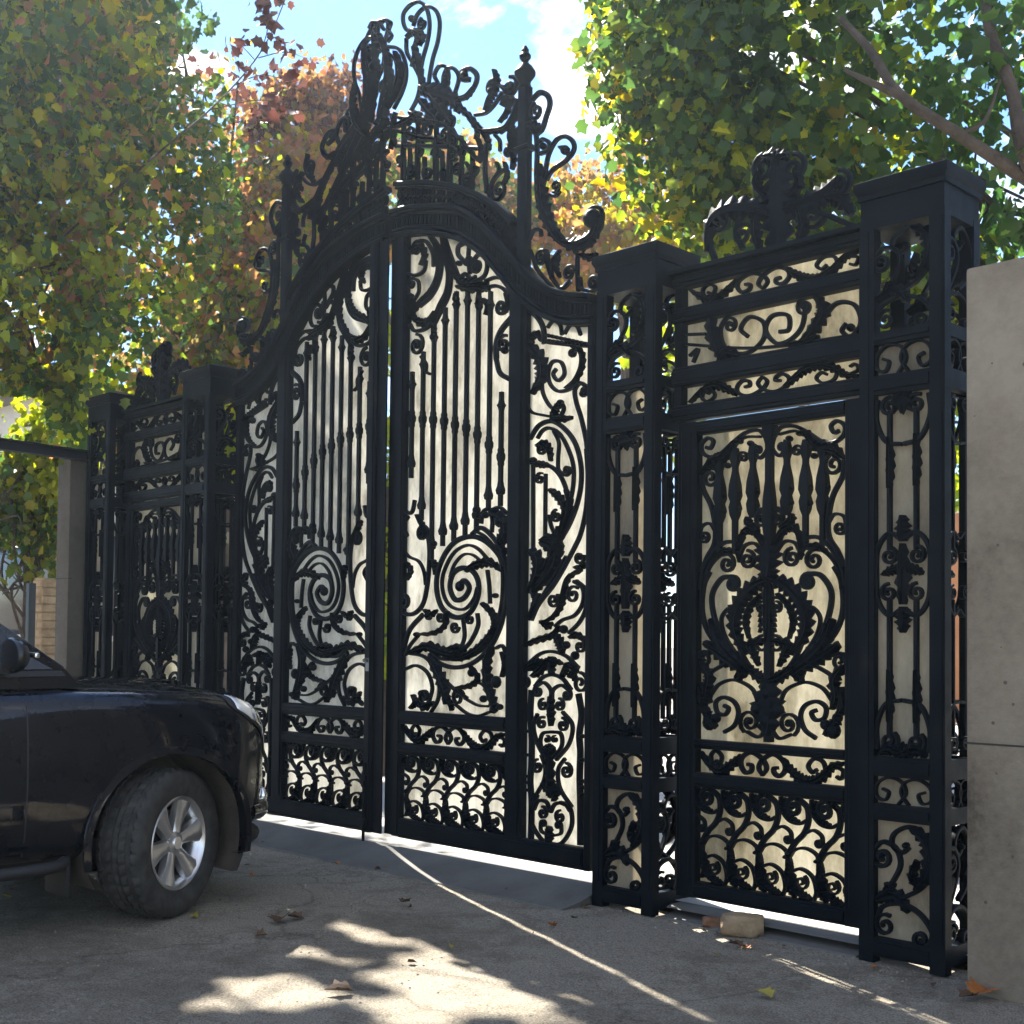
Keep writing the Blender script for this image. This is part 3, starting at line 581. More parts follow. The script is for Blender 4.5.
plab = {2.251: "black iron pillar between the double gate and the pedestrian gate on the right", 3.903: "black iron pillar beside the concrete wall end on the right, nearest pillar",
        -2.251: "black iron pillar at the hinge of the left gate half, behind the car bonnet", -3.903: "farthest black iron pillar, beside the left concrete wall and below yellow leaves"}
for i, (x, l) in enumerate(plab.items()):
    p = pil if i == 0 else copy_tree(pil); p.location = (x, 0, 0); p["label"] = l; p["group"] = "square openwork iron pillars of the gateway"

# ------------------------------------------------------------------ pedestrian gates and the panels above them
def make_wicket(mir):
    base = (mir*3.08, 0, .1); SC = 3.078
    root = empty("pedestrian_gate", base, {1: "black iron pedestrian gate with a lyre shaped wreath, seen clearly at right", -1: "black iron pedestrian gate at far left, mostly hidden by pillars and the car"}[mir], "gate", "two small side gates")
    bl = lambda mb, n, m=iron, p=root, **k: mb.build(n, m, p, base, mir, **k)
    for a, b in ((2.505,2.63), (3.525,3.65)):
        mb = MB(); mb.box(a, b, .107, 2.655, -.03, .03, .008); mb.box(a+.03, b-.03, .2, 2.6, .03, .04, .006); bl(mb, "stile")
    for a, b, n in ((.107,.192,"bottom_rail"), (.694,.772,"dado_rail"), (.9,.948,"lock_rail"), (2.585,2.655,"top_rail")):
        mb = MB(); mb.box(2.63, 3.525, a, b, -.027, .03, .008); mb.box(2.63, 3.525, a+.018, b-.018, .03, .038, .005); bl(mb, n)
    mb = MB(); band(mb, 2.635, 3.52, .775, .898); bl(mb, "scroll_band")
    for i in range(6):
        mb = MB(); motif(mb, 2.63+i*.178, .178, .19, .696, (2.615, 3.54)); bl(mb, "dado_scroll")
    for x in (575, 685, 785):
        s = pl(688+x/5.818, 480)[0]
        for q in (s, 2*SC-s):
            hb, ht = pl(688+x/5.818, 400+850/5.818)[1], pl(688+x/5.818, 400+230/5.818)[1]; hc = pl(688+x/5.818, 400+555/5.818)[1]; w = .013
            if x == 575: hb += .2
            mb = MB(); mb.square(q, [(w,hb),(w,hc-.1),(.022,hc-.07),(.026,hc-.03),(.02,hc),(.028,hc+.03),(.024,hc+.09),(w,hc+.16),(w,ht-.1),(.022,ht-.06),(w,ht)])
            for k in (-.04, .04): mb.ball(q+.028, hc+k, .016)
            bl(mb, "bar")
    mb = MB(); mb.square(SC, [(.02,.96),(.02,1.7),(.016,1.75),(.016,1.98),(.024,2.03),(.03,2.1),(.026,2.2),(.018,2.3),(.018,2.5),(.03,2.54),(.03,2.585)]); bl(mb, "bar")
    mb = MB(); k = 5.818; t = Tr(mb, 688, 400, k, mirror=SC)
    t.R(20, [500,215,540,160,620,152,700,190,780,240,850,246,905,205,912,150,870,122,832,150,850,190,880,178]); t.R(14, [530,200,630,180,700,222,745,265]); t.R(18, [500,215,490,280,530,325,562,298], b=("L",30,1.2)); t.V(636,297,32,16,"L",0,1.4)
    t.L(56, [690,205,750,270,840,272,915,345]); t.V(850,375,58,22,"L",90,1.6); t.L(44, [790,290,840,300,890,330]); t.R(26, [912,340,900,440,842,560,815,700,822,800,870,880,908,970]); t.R(16, [812,725,850,666,905,675,922,730], b=("R",40,1.4)); t.L(30, [640,200,690,190,730,230]); t.B(735,325,22); t.B(590,225,22)
    t.V(520,690,42,18,"R",100,1.6); t.R(14, [478,655,520,625,562,660]); t.L(46, [500,850,560,755,620,742,665,840]); t.R(20, [500,865,560,770,630,740]); t.L(46, [540,745,600,700,600,660]); t.R(18, [510,890,560,825,620,830,650,880]); t.V(605,918,50,22,"L",90,1.6); t.L(40, [640,760,660,850,650,930])
    t.R(22, [680,800,760,800,830,860,895,970,915,1080]); t.R(22, [690,862,780,872,850,935,885,1020,895,1100]); t.V(735,930,54,22,"L",60,1.6); t.L(30, [690,850,760,850,820,900])
    t = Tr(mb, 688, 570, k, mirror=SC)
    t.R(28, [850,-20,890,60,903,200,882,310,830,400,750,470]); t.R(28, [700,22,770,30,828,110,832,200,800,320,740,430,640,530], a=("L",44,1.6))
    t.L(105, [475,55,560,85,640,165,682,270,672,380,600,490]); t.R(22, [500,60,600,100,690,230,690,330,640,480,570,590,490,680]); t.L(40, [520,140,585,210,612,300,590,400]); t.R(18, [480,160,545,170,600,250,605,340]); t.V(515,218,32,16,"R",90,1.5)
    t.V(510,432,48,18,"R",120,1.5); t.L(56, [500,410,580,430,562,490,530,560]); t.R(18, [690,245,720,215,768,275,752,370,690,470,600,570]); t.B(708,240,16)
    t.L(90, [840,280,785,420,690,520,560,610]); t.L(80, [880,430,780,500,700,550,610,610]); t.R(20, [600,600,720,560,790,585,850,625]); t.V(880,530,46,18,"R",60,1.5); t.R(18, [840,500,890,485,915,540]); t.L(70, [905,560,850,640,862,740,838,810]); t.L(60, [890,680,900,780,870,860])
    t.R(18, [535,775,568,702,640,662,705,655,785,690,838,760]); t.R(22, [745,980,680,930,655,850,682,788,750,765,802,800,792,862,742,872,718,832,748,815]); t.V(585,897,64,20,"L",-60,1.7); t.R(18, [485,925,530,980,600,958]); t.B(585,897,20); t.B(845,935,56); t.B(800,900,36); t.B(870,860,36); t.L(60, [800,960,850,900,880,840]); t.L(60, [480,640,540,620,600,560]); t.L(40, [600,600,660,640,620,560])
    t.mirror = None
    for y in (260, 290, 320, 350): t.R(12, [462,y+20,480,y,500,y-10,508,y+12]); t.R(12, [462,y+20,444,y,424,y-8,416,y+14])
    t.L(170, [462,-170,462,-60,462,60]); t.L(70, [462,40,462,250,462,420]); t.L(190, [462,660,462,800,462,960]); t.B(400,810,46); t.B(525,815,46); t.B(462,880,60); t.B(462,720,50)
    bl(mb, "wreath_scrollwork")
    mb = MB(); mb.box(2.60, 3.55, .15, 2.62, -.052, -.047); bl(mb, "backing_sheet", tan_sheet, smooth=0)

    base = (mir*3.08, 0, 2.66)
    root = empty("transom_panel", base, {1: "black openwork panel of three scroll bands above the right pedestrian gate, with a leafy crest", -1: "black openwork panel with a leafy crest above the far left pedestrian gate"}[mir], "panel", "scroll panels over the side gates")
    bl = lambda mb, n, m=iron, p=root, b_=base, **k: mb.build(n, m, p, b_, mir, **k)
    for a, b, n in ((2.668,2.755,"rail"), (2.857,2.965,"rail"), (3.205,3.29,"rail"), (3.40,3.47,"rail")):
        mb = MB(); mb.box(2.47, 3.69, a, b, -.03, .035, .008); mb.box(2.47, 3.69, a+.022, b-.022, .035, .045, .005)
        if a > 3.35: mb.box(2.45, 3.69, 3.47, 3.495, -.06, .07)
        bl(mb, n)
    for a, b in ((2.475,2.53), (3.60,3.685)):
        mb = MB(); mb.box(a, b, 2.755, 3.40, -.025, .028, .006); bl(mb, "post")
    for h0, h1, fl in ((2.757,2.855,True), (3.292,3.398,False)):
        mb = MB(); band(mb, 2.55, 3.60, h0, h1, fl); bl(mb, "scroll_band")
    mb = MB(); t = Tr(mb, 660, 150, 3.0118); t.R(8, [72,585,300,596,600,556])
    t.R(8, [72,556,140,554]); t.L(44, [150,490,160,565,185,630]); t.R(11, [215,485,182,540,200,600,260,612,310,572,312,520,270,503,243,538,265,562]); t.V(212,528,20,9,"R",90,1.4); t.R(11, [440,455,428,530,392,572,350,582,318,542,338,500,385,498,388,540,360,548]); t.V(436,472,24,10,"L",90,1.5); t.L(40, [430,580,470,530,492,480,468,440]); t.L(30, [180,640,200,610,240,620])
    t.R(11, [485,515,530,463,580,463,602,495,602,530,575,562,548,545,562,522]); t.R(9, [100,640,115,600,90,620]); t.L(26, [390,590,440,580,480,560]); t.B(575,535,14)
    bl(mb, "main_scrollwork")
    mb = MB(); mb.box(2.50, 3.65, 2.70, 3.44, -.052, -.047); bl(mb, "backing_sheet", tan_sheet, smooth=0)
    mb = MB(); t = Tr(mb, 690, 140, 5.689); t.L(210, [500,640,505,420,500,260,500,70]); t.L(120, [470,430,340,390,210,400,120,480,100,640]); t.L(120, [540,410,660,370,780,300,860,210]); t.V(420,160,70,36,"L",90,1.5); t.V(590,160,70,36,"R",90,1.5); t.V(180,460,70,30,"L",60,1.6); t.V(850,250,66,34,"R",90,1.6); t.L(90, [500,150,510,110,560,90]); t.L(90, [500,140,470,100,420,100])
    t.R(30, [300,420,260,520,300,620]); t.V(300,540,60,26,"L",0,1.5); t.V(700,430,70,28,"R",0,1.5); t.R(30, [640,400,760,420,880,470,960,500]); t.L(80, [780,330,860,340,920,430]); t.R(36, [120,470,110,580,140,680]); t.L(70, [380,400,370,520,400,640]); t.L(70, [620,390,640,500,610,620]); t.L(60, [430,330,380,250,400,180]); t.L(60, [570,330,620,250,600,180])
    bl(mb, "crest")
for m_ in (1, -1): make_wicket(m_)
# ------------------------------------------------------------------ ground
def sheet_obj(name, x0, x1, y0, y1, nx, ny, hf, m, kind="structure"):
    v = []; f = []
    for j in range(ny+1):
        for i in range(nx+1):
            x = x0+(x1-x0)*i/nx; y = y0+(y1-y0)*j/ny; v.append((x, y, hf(x, y)))
    for j in range(ny):
        for i in range(nx): a = j*(nx+1)+i; f.append((a, a+1, a+nx+2, a+nx+1))
    o = mesh_obj(name, v, f, m, None, 0, False)
    for p in o.data.polygons: p.use_smooth = True
    return tag(o, kind=kind)
from mathutils import noise as mn
def gh(x, y):
    if abs(x) > 9 or y < -8: return 0
    return .013*mn.noise(Vector((x*.9, y*.9, 3)))+.007*mn.noise(Vector((x*3.1, y*3.1, 7)))+.003*mn.noise(Vector((x*8, y*8, 1)))-.005
gv = []
street = sheet_obj("street", -10, 10, -9, .02, 330, 160, gh, street_m)
land = mesh_obj("ground", [(-400,-400,-.03),(400,-400,-.03),(400,600,-.03),(-400,600,-.03)], [(0,1,2,3)], noisy("dry_earth", [(.3,(.10,.09,.07)), (.7,(.18,.16,.13))], .5, .9, .3, .05), None, 0, False); tag(land, kind="structure")
yard = sheet_obj("yard", -14, 12, .03, 16, 26, 16, lambda x, y: .062, yard_m)
def apron(name, x0, x1, top, y0):
    n = 30; v = []; f = []
    prof = [(y0, -.03), (y0+.02, .004), (y0+.16, .022), (-.10, top-.012), (-.06, top), (.035, top), (.035, -.03)]
    for i in range(n+1):
        x = x0+(x1-x0)*i/n; w = .02*mn.noise(Vector((x*2.3, 1, 0)))
        for (y, z) in prof: v.append((x, y+(w if y < -.2 else 0), z))
    k = len(prof)
    for i in range(n):
        for j in range(k-1): f.append((i*k+j, i*k+j+1, (i+1)*k+j+1, (i+1)*k+j))
    f += [tuple(range(k)), tuple(range(n*k+k-1, n*k-1, -1))]
    return tag(mesh_obj(name, v, f, apron_m, None, 30), kind="structure")
apron("threshold_apron", -2.02, 2.02, .078, -.42); apron("threshold_apron", 2.5, 3.66, .06, -.16)

# ------------------------------------------------------------------ walls and buildings
def block(name, x0, x1, y0, y1, z0, z1, m, parent=None, b=.012, sub=0):
    bm = bmesh.new(); bmesh.ops.create_cube(bm, size=1)
    for v in bm.verts: v.co = Vector((x0+(v.co.x+.5)*(x1-x0), y0+(v.co.y+.5)*(y1-y0), z0+(v.co.z+.5)*(z1-z0)))
    if b: bmesh.ops.bevel(bm, geom=bm.edges[:], offset=b, segments=2, affect='EDGES', profile=.6)
    me = bpy.data.meshes.new(name); bm.to_mesh(me); bm.free(); me.shade_smooth(); me.set_sharp_from_angle(angle=math.radians(40)); me.materials.append(m)
    o = bpy.data.objects.new(name, me); COL.objects.link(o)
    if parent: o.parent = parent
    return o
groove = mat("shadow_joint", (.03,.028,.025), .95)
w = empty("concrete_wall", (4.3, -.3, 0), "bare grey concrete wall end at the right edge, pitted and stained, beside the nearest pillar", "wall")
q = block("wall_slab", 4.275, 9, -.31, -.03, -.02, 3.09, concrete, b=.02); q.parent = w; q.location = (-4.3, .3, 0)
zj = pl(1000, 745, .31)[1]
q = block("pour_joint", 4.27, 9, -.3125, -.28, zj-.004, zj+.004, groove, b=0); q.parent = w; q.location = (-4.3, .3, 0)
x0 = pl(56, 560, .31)[0]
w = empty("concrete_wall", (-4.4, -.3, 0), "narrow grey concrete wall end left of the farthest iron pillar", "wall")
q = block("wall_slab", x0, -4.16, -.31, -.03, -.02, pl(70, 456, .31)[1], shaded_concrete, b=.015); q.parent = w; q.location = (4.4, .3, 0)
zj = pl(70, 578, .31)[1]
q = block("pour_joint", x0-.003, -4.15, -.3125, -.28, zj-.004, zj+.004, groove, b=0); q.parent = w; q.location = (4.4, .3, 0)
steelbeam = mat("dark_beam_paint", (.012,.014,.016), .5)
hb_ = pl(86, 458, .1)[1]; A0 = np.array((-4.13, -.1, hb_)); r_ = ray(0, 443); B0 = CAM+r_*((hb_-CAM[2])/r_[2]); L0 = np.linalg.norm(B0-A0); ang = math.atan2(B0[1]-A0[1], B0[0]-A0[0])
bmo = empty("overhead_beam", tuple(A0), "dark steel beam running left from the farthest pillar, under yellow leaves", "beam", rz=ang)
for n_, z0, z1, w0 in (("web", -.045, .03, .012), ("flange", -.055, -.045, .045), ("flange", .03, .04, .045)):
    q = block(n_, -.02, L0+1.2, -w0, w0, z0, z1, steelbeam, None, 0); q.parent = bmo

# pale house at far left
plaster = noisy("pale_plaster", [(.3,(.55,.52,.47)), (.7,(.66,.63,.58))], 1.2, .9, .15, .01)
beige = noisy("beige_plaster", [(.3,(.20,.175,.13)), (.7,(.27,.24,.185))], 1.5, .9, .2, .01)
darkglass = mat("dark_window_glass", (.015,.018,.02), .15)
P = at(20, 430, 21); hx, hy = P[0], P[1]
house = empty("pale_house", (hx, hy, 0), "pale plastered house showing above the dark beam at far left", "house")
def hb(name, x0, x1, y0, y1, z0, z1, m, par=None, b=.02):
    q = block(name, x0, x1, y0, y1, z0, z1, m, None, b); q.parent = par or house; return q
hb("wall", -4, 1.0, 0, 4, 0, 4.3, plaster); hb("upper_wall", -4, 1.0, .05, 4, 4.52, 5.4, plaster)
win = hb("window_band", -4, .9, .3, 3.9, 4.3, 4.52, darkglass)
hb("roof", -4.4, 1.4, -.4, 4.4, 5.4, 5.6, noisy("grey_roof", [(.3,(.14,.13,.12)), (.7,(.2,.19,.18))], 4))
# beige side building with dark opening behind the left wall
P = at(20, 590, 15.5); bx, by = P[0], P[1]
bld = empty("beige_outbuilding", (bx, by, 0), "low beige outbuilding with a dark upper opening behind the car at far left", "building")
for (n_, a0, a1, b0, b1, c0, c1, m_) in (("wall",-3,.42,0,3,0,1.42,beige), ("sill",-3.05,.45,-.05,.3,1.42,1.50,plaster), ("ledge",-3,.43,-.03,0,.82,.87,plaster), ("opening",-3,.4,.25,3,1.50,2.75,darkglass), ("roof",-3.2,.6,-.3,3.2,2.75,2.9,beige)):
    q = block(n_, a0, a1, b0, b1, c0, c1, m_, None, .01); q.parent = bld
brick = mat("weathered_brick", rough=.9)
_tc = nd(brick, "ShaderNodeTexCoord"); _bk = nd(brick, "ShaderNodeTexBrick"); _bk.inputs["Scale"].default_value = 1.0
_mp2 = nd(brick, "ShaderNodeMapping"); _mp2.inputs["Rotation"].default_value = (PI/2, 0, 0); lk(brick, _tc.outputs["Object"], _mp2.inputs[0]); lk(brick, _mp2.outputs[0], _bk.inputs["Vector"])
for k_, v_ in (("Brick Width",.22), ("Row Height",.085), ("Mortar Size",.008)): _bk.inputs[k_].default_value = v_
_bk.inputs["Color1"].default_value = (.36,.23,.13,1); _bk.inputs["Color2"].default_value = (.28,.20,.12,1); _bk.inputs["Mortar"].default_value = (.10,.085,.065,1)
lk(brick, _bk.outputs["Color"], bs(brick).inputs["Base Color"])
_iv = nd(brick, "ShaderNodeMath", operation="SUBTRACT", i_0=1.0); lk(brick, _bk.outputs["Fac"], _iv.inputs[1]); lk(brick, bump(brick, _iv.outputs[0], .9, .02), bs(brick).inputs["Normal"])
P = at(47, 640, 13.2)
pr = empty("brick_pier", (P[0], P[1], 0), "rough tan brick pier between the beige outbuilding and the left concrete wall", "pier")
mb = MB(); mb.box(-.095, .095, 0, 2.08, -.095, .095); hgt = .01
for rw in range(24):
    e_ = [.105+rng.uniform(0, .012) for _ in range(4)]; x_ = rng.uniform(-.03, .03)+(.05 if rw % 2 else -.05)
    for a_, b_ in ((-e_[0], x_-.005), (x_+.005, e_[1])): mb.box(a_, b_, hgt, hgt+.07, -e_[2], e_[3]+rng.uniform(-.006, .006), .006)
    hgt += .086
q = mb.build("shaft", noisy("tan_brick", [(.25,(.16,.10,.055)), (.5,(.33,.235,.14)), (.75,(.42,.31,.19))], 5, .9, .6, .012)); q.parent = pr
P = at(30, 640, 12.6)
po = empty("steel_post", (P[0], P[1], 0), "thin dark steel post standing in front of the beige outbuilding", "post")
q = block("shaft", -.035, .035, -.035, .035, 0, 2.0, steelbeam, None, .004); q.parent = po
q = block("base_plate", -.08, .08, -.08, .08, 0, .012, steelbeam, None, 0); q.parent = po
terra = noisy("terracotta_plaster", [(.3,(.33,.14,.06)), (.7,(.42,.19,.085))], 1.5, .9, .2, .01)
P = gnd(962, 760, .06); k_ = 1.55
P = CAM+(P-CAM)*k_
tw = empty("terracotta_wall", (P[0], P[1], 0), "terracotta garden wall glimpsed in the gap between nearest pillar and concrete wall", "wall")
q = block("wall_slab", -.55, 1.6, 0, .25, 0, at(960, 512, np.dot(P-CAM, FWD))[2], terra, None, .015); q.parent = tw
q = block("coping", -.57, 1.62, -.04, .29, at(960, 512, np.dot(P-CAM, FWD))[2], at(960, 505, np.dot(P-CAM, FWD))[2]+.02, plaster, None, .01); q.parent = tw

# ------------------------------------------------------------------ small things on the street
rock_m = noisy("tan_rock", [(.3,(.20,.14,.08)), (.6,(.34,.25,.15)), (.8,(.24,.22,.10))], 9, .9, .8, .02)
def rock(px, py, r, label, m=rock_m, sq=(1,1,.6), seed=0):
    g = gnd(px, py); bm = bmesh.new(); bmesh.ops.create_icosphere(bm, subdivisions=4, radius=1)
    for v in bm.verts:
        n = v.co.normalized(); k = 1+.22*mn.noise(n*1.6+Vector((seed, 0, 0)))+.08*mn.noise(n*5+Vector((seed, 3, 0)))
        c = n*k; c = Vector((max(-.82, min(.82, c.x)), max(-.85, min(.85, c.y)), max(-.6, min(.72, c.z)))); v.co = Vector((c.x*r*sq[0], c.y*r*sq[1], c.z*r*sq[2]))
    me = bpy.data.meshes.new("stone"); bm.to_mesh(me); bm.free(); me.shade_smooth(); me.materials.append(m)
    o = bpy.data.objects.new("stone", me); COL.objects.link(o); o.location = (g[0], g[1], r*sq[2]*.55); o.rotation_euler = (0, 0, .6)
    return tag(o, label, "stone")
rock(742, 934, .125, "large tan stone lying in front of the pedestrian gate threshold", sq=(1.05,.7,.62), seed=2)
rock(713, 926, .06, "small reddish brown stone left of the large tan stone", noisy("reddish_rock", [(.3,(.12,.06,.035)), (.7,(.22,.12,.07))], 9, .9, .6, .02), sq=(1.1,.8,.6), seed=5)
greystone = noisy("grey_rock", [(.3,(.10,.10,.095)), (.7,(.2,.19,.18))], 9, .9, .6, .02)
def leafshape(s):
    h = [(0,-.46),(.2,-.36),(.44,-.24),(.33,-.04),(.5,.2),(.26,.27),(0,.6)]
    return [(x*s, y*s, .13*s*abs(x)*2) for x, y in h]+[(-x*s, y*s, .13*s*abs(x)*2) for x, y in h[1:-1]], [(0,1,2,3,4,5,6), (6,11,10,9,8,7,0)]
fl_m = {"orange": noisy("fallen_orange_leaf", [(.3,(.22,.07,.02)), (.7,(.38,.14,.03))], 20, .6, .3, .01), "olive": noisy("fallen_olive_leaf", [(.3,(.20,.17,.03)), (.7,(.33,.27,.05))], 20, .6, .3, .01), "brown": noisy("fallen_brown_leaf", [(.3,(.05,.03,.018)), (.7,(.11,.065,.035))], 20, .7, .3, .01)}
for i, (px, py, s, c, l) in enumerate([(980,997,.13,"orange","curled orange leaf at the foot of the right concrete wall"), (766,998,.075,"olive","single olive yellow leaf on bare concrete below the large tan stone"), (340,994,.10,"brown","dark brown leaf between the two big sunny patches"), (280,923,.11,"brown","brown leaf pile left of the topmost sunny patch"), (295,920,.08,"brown","second brown leaf left of the topmost sunny patch, nearer to it"), (405,905,.07,"brown","dark leaf right of the topmost sunny patch"), (736,948,.07,"brown","dark leaf just below the large tan stone"), (968,1000,.08,"brown","brown leaf touching the curled orange leaf")]):
    v, f = leafshape(s); bm_v = [(x, y*1.1, z*2.2+.012+.02*math.sin(9*x/s)*s) for x, y, z in v]; g = gnd(px, py)
    o = mesh_obj("fallen_leaf", bm_v, f, fl_m[c], None, 0); o.location = (g[0], g[1], .006); o.rotation_euler = (.1*math.sin(i), .15*math.cos(i*2), i*1.3); sm = o.modifiers.new("thick", "SOLIDIFY"); sm.thickness = .003
    tag(o, l, "leaf", "fallen leaves on the street")
lv = [leafshape(1.0)]*1
for i in range(44):
    t_ = rng.random(); x = rng.uniform(-1.2, 4.3); y = -abs(rng.normal(0, .12))-.2 if i < 26 else -rng.uniform(.4, 2.6)
    if 2.2 < proj((x, y, 0))[2] and not (0 < proj((x, y, 0))[0] < 1024 and proj((x, y, 0))[1] < 1024): continue
    sz = rng.uniform(.025, .06); v, f = leafshape(sz); cu = rng.uniform(1, 4)
    o = mesh_obj("dry_leaf", [(a, b, c*cu+.3*sz*math.sin(7*a/sz)*.3) for a, b, c in v], f, fl_m[["brown", "brown", "olive", "orange"][i % 4]], None, 0); o.location = (x, y, gh(x, y)+.012); o.rotation_euler = (rng.normal(0, .3), rng.normal(0, .3), rng.uniform(0, 6)); tag(o, "small dry crumpled leaf strewn along the foot of the gate and street", "leaf", "small dry leaves strewn on the street")
gv, gf = [], []
for i in range(2600):
    x, y = rng.uniform(-2, 6), -rng.uniform(.05, 4.2)
    if rng.random() < .5: y = -abs(rng.normal(0, .16))-.16
    r = rng.uniform(.002, .008)*(1.4 if rng.random() < .06 else 1); k = len(gv); z = gh(x, y)
    for a in range(5): gv.append((x+r*math.cos(a*1.257)*rng.uniform(.7,1.3), y+r*math.sin(a*1.257)*rng.uniform(.7,1.3), z+.001))
    gv.append((x, y, z+r*.9)); gf += [(k+a, k+(a+1) % 5, k+5) for a in range(5)]
o = mesh_obj("street_grit", gv, gf, noisy("grit", [(.3,(.10,.088,.07)), (.7,(.26,.23,.19))], 30), None, 0, False); tag(o, "scattered grit and crumbs on the concrete street", "grit", kind="stuff")

# ------------------------------------------------------------------ sun, sky
SUN = np.array([-.66, .252, .707]); SUN /= np.linalg.norm(SUN)
ld = bpy.data.lights.new("sun", "SUN"); ld.energy = 5; ld.angle = math.radians(.5); ld.color = (1, .94, .84)
lo_ = bpy.data.objects.new("sun", ld); COL.objects.link(lo_); lo_.rotation_euler = Vector(-SUN).to_track_quat('-Z', 'Y').to_euler(); lo_.location = (-12, 5, 14)
wd = bpy.data.worlds.new("World"); scene.world = wd; wd.use_nodes = True; wt = wd.node_tree
bg = wt.nodes["Background"]; bg.inputs[1].default_value = .06
sk = wt.nodes.new("ShaderNodeTexSky"); sk.sky_type = 'NISHITA'; sk.sun_disc = False; sk.sun_elevation = math.asin(SUN[2]); sk.sun_rotation = math.atan2(SUN[0], SUN[1]); sk.air_density = 1.0; sk.dust_density = .05; sk.ozone_density = 7
tc = wt.nodes.new("ShaderNodeTexCoord"); mp = wt.nodes.new("ShaderNodeMapping"); mp.inputs["Scale"].default_value = (1.4, 1.4, 2.8); mp.inputs["Location"].default_value = (.62, .34, .1)
nz = wt.nodes.new("ShaderNodeTexNoise"); nz.inputs["Scale"].default_value = 3.2; nz.inputs["Detail"].default_value = 9; nz.inputs["Roughness"].default_value = .58; nz.inputs["Distortion"].default_value = .35
cr = wt.nodes.new("ShaderNodeValToRGB"); cr.color_ramp.elements[0].position = .56; cr.color_ramp.elements[1].position = .70
mx = wt.nodes.new("ShaderNodeMix"); mx.data_type = "RGBA"; mx.inputs[7].default_value = (9.4, 8.8, 7.9, 1)
dt = wt.nodes.new("ShaderNodeVectorMath"); dt.operation = "DOT_PRODUCT"; dt.inputs[1].default_value = (.7, -.7, 0)     # unseen thin cloud added as street-side fill light; broken clouds beyond the gate
mr = wt.nodes.new("ShaderNodeMapRange"); mr.inputs[1].default_value = -.35; mr.inputs[2].default_value = .35; mr.inputs[4].default_value = .22
mk = wt.nodes.new("ShaderNodeMath"); mk.operation = "MAXIMUM"
for a, b in ((tc.outputs["Generated"], mp.inputs[0]), (mp.outputs[0], nz.inputs["Vector"]), (nz.outputs["Fac"], cr.inputs[0]), (cr.outputs[0], mk.inputs[0]), (tc.outputs["Generated"], dt.inputs[0]), (dt.outputs["Value"], mr.inputs[0]), (mr.outputs[0], mk.inputs[1]), (mk.outputs[0], mx.inputs[0]), (sk.outputs[0], mx.inputs[6]), (mx.outputs[2], bg.inputs[0])): wt.links.new(a, b)
vs = scene.view_settings; vs.view_transform = 'Standard'; vs.look = 'None'; vs.gamma = 1; vs.exposure = 2.4
scene.cycles.max_bounces = 10; scene.cycles.transmission_bounces = 6; scene.cycles.sample_clamp_indirect = 6
# ------------------------------------------------------------------ trees
LIT = [(328,903,.20,.10), (355,900,.16,.09), (380,925,.20,.10), (410,935,.16,.08), (430,948,.14,.07), (440,975,.30,.17), (475,990,.32,.20), (500,980,.25,.14), (265,990,.22,.10), (290,995,.2,.08), (455,1005,.3,.12), (300,950,.12,.05), (420,1012,.2,.08), (540,1010,.18,.08), (600,1000,.12,.06), (350,960,.12,.04), (405,975,.16,.08), (425,1000,.22,.10), (470,955,.2,.1), (230,1005,.16,.05), (520,995,.16,.08), (92,868,.2,.1), (60,880,.2,.06)]
LG = [(gnd(a, b)[0], gnd(a, b)[1], c*1.25, d*1.25) for a, b, c, d in LIT]
from mathutils import noise as _mn
def keep(C, rnd):
    """clear the foliage along the sun's beams that reach the gate, the yard behind it and the sunny patches of the street"""
    x, y, z = C; t = y/SUN[1]
    if y > 0:
        gx, gz = x-SUN[0]*t, z-SUN[2]*t
        if 0 < gz < 4.0 and -4.4 < gx < 4.4:
            if abs(gx) < .35 or abs(gx-1.97) < .22 or gz < .75: return False
            return rnd < ((.08 if gz < 1.3 else .22) if gx < 2.3 else (.35 if gz < 1.2 else .75))
        if gz <= 0:
            t = z/SUN[2]; yy = y-SUN[1]*t
            return not (yy < 1.2 and rnd < .97 and -4 < x-SUN[0]*t < 4.5)
    t = z/SUN[2]; gx, gy = x-SUN[0]*t, y-SUN[1]*t
    for a, b, r, s in LG:
        u = (gx-a)*.705+(gy-b)*.709; w_ = -(gx-a)*.709+(gy-b)*.705
        if (u/r)**2+(w_/(s*2.2))**2 < 1+1.1*_mn.noise(Vector((gx*4.5, gy*4.5, 2)))+.5*_mn.noise(Vector((gx*13, gy*13, 5))): return False
    return True
def tube_path(v, f, pts, r0, r1, seg=7):
    k0 = len(v); L = len(pts)
    for i, p in enumerate(pts):
        t = pts[min(i+1, L-1)]-pts[max(i-1, 0)]; t = t/(np.linalg.norm(t)+1e-9)
        a = np.cross(t, (0, 0, 1.)) if abs(t[2]) < .95 else np.cross(t, (1., 0, 0)); a /= np.linalg.norm(a); b = np.cross(t, a)
        r = r0+(r1-r0)*i/(L-1)
        for j in range(seg): q = p+r*(math.cos(2*PI*j/seg)*a+math.sin(2*PI*j/seg)*b); v.append(tuple(q))
    for i in range(L-1):
        for j in range(seg): f.append((k0+i*seg+j, k0+i*seg+(j+1) % seg, k0+(i+1)*seg+(j+1) % seg, k0+(i+1)*seg+j))
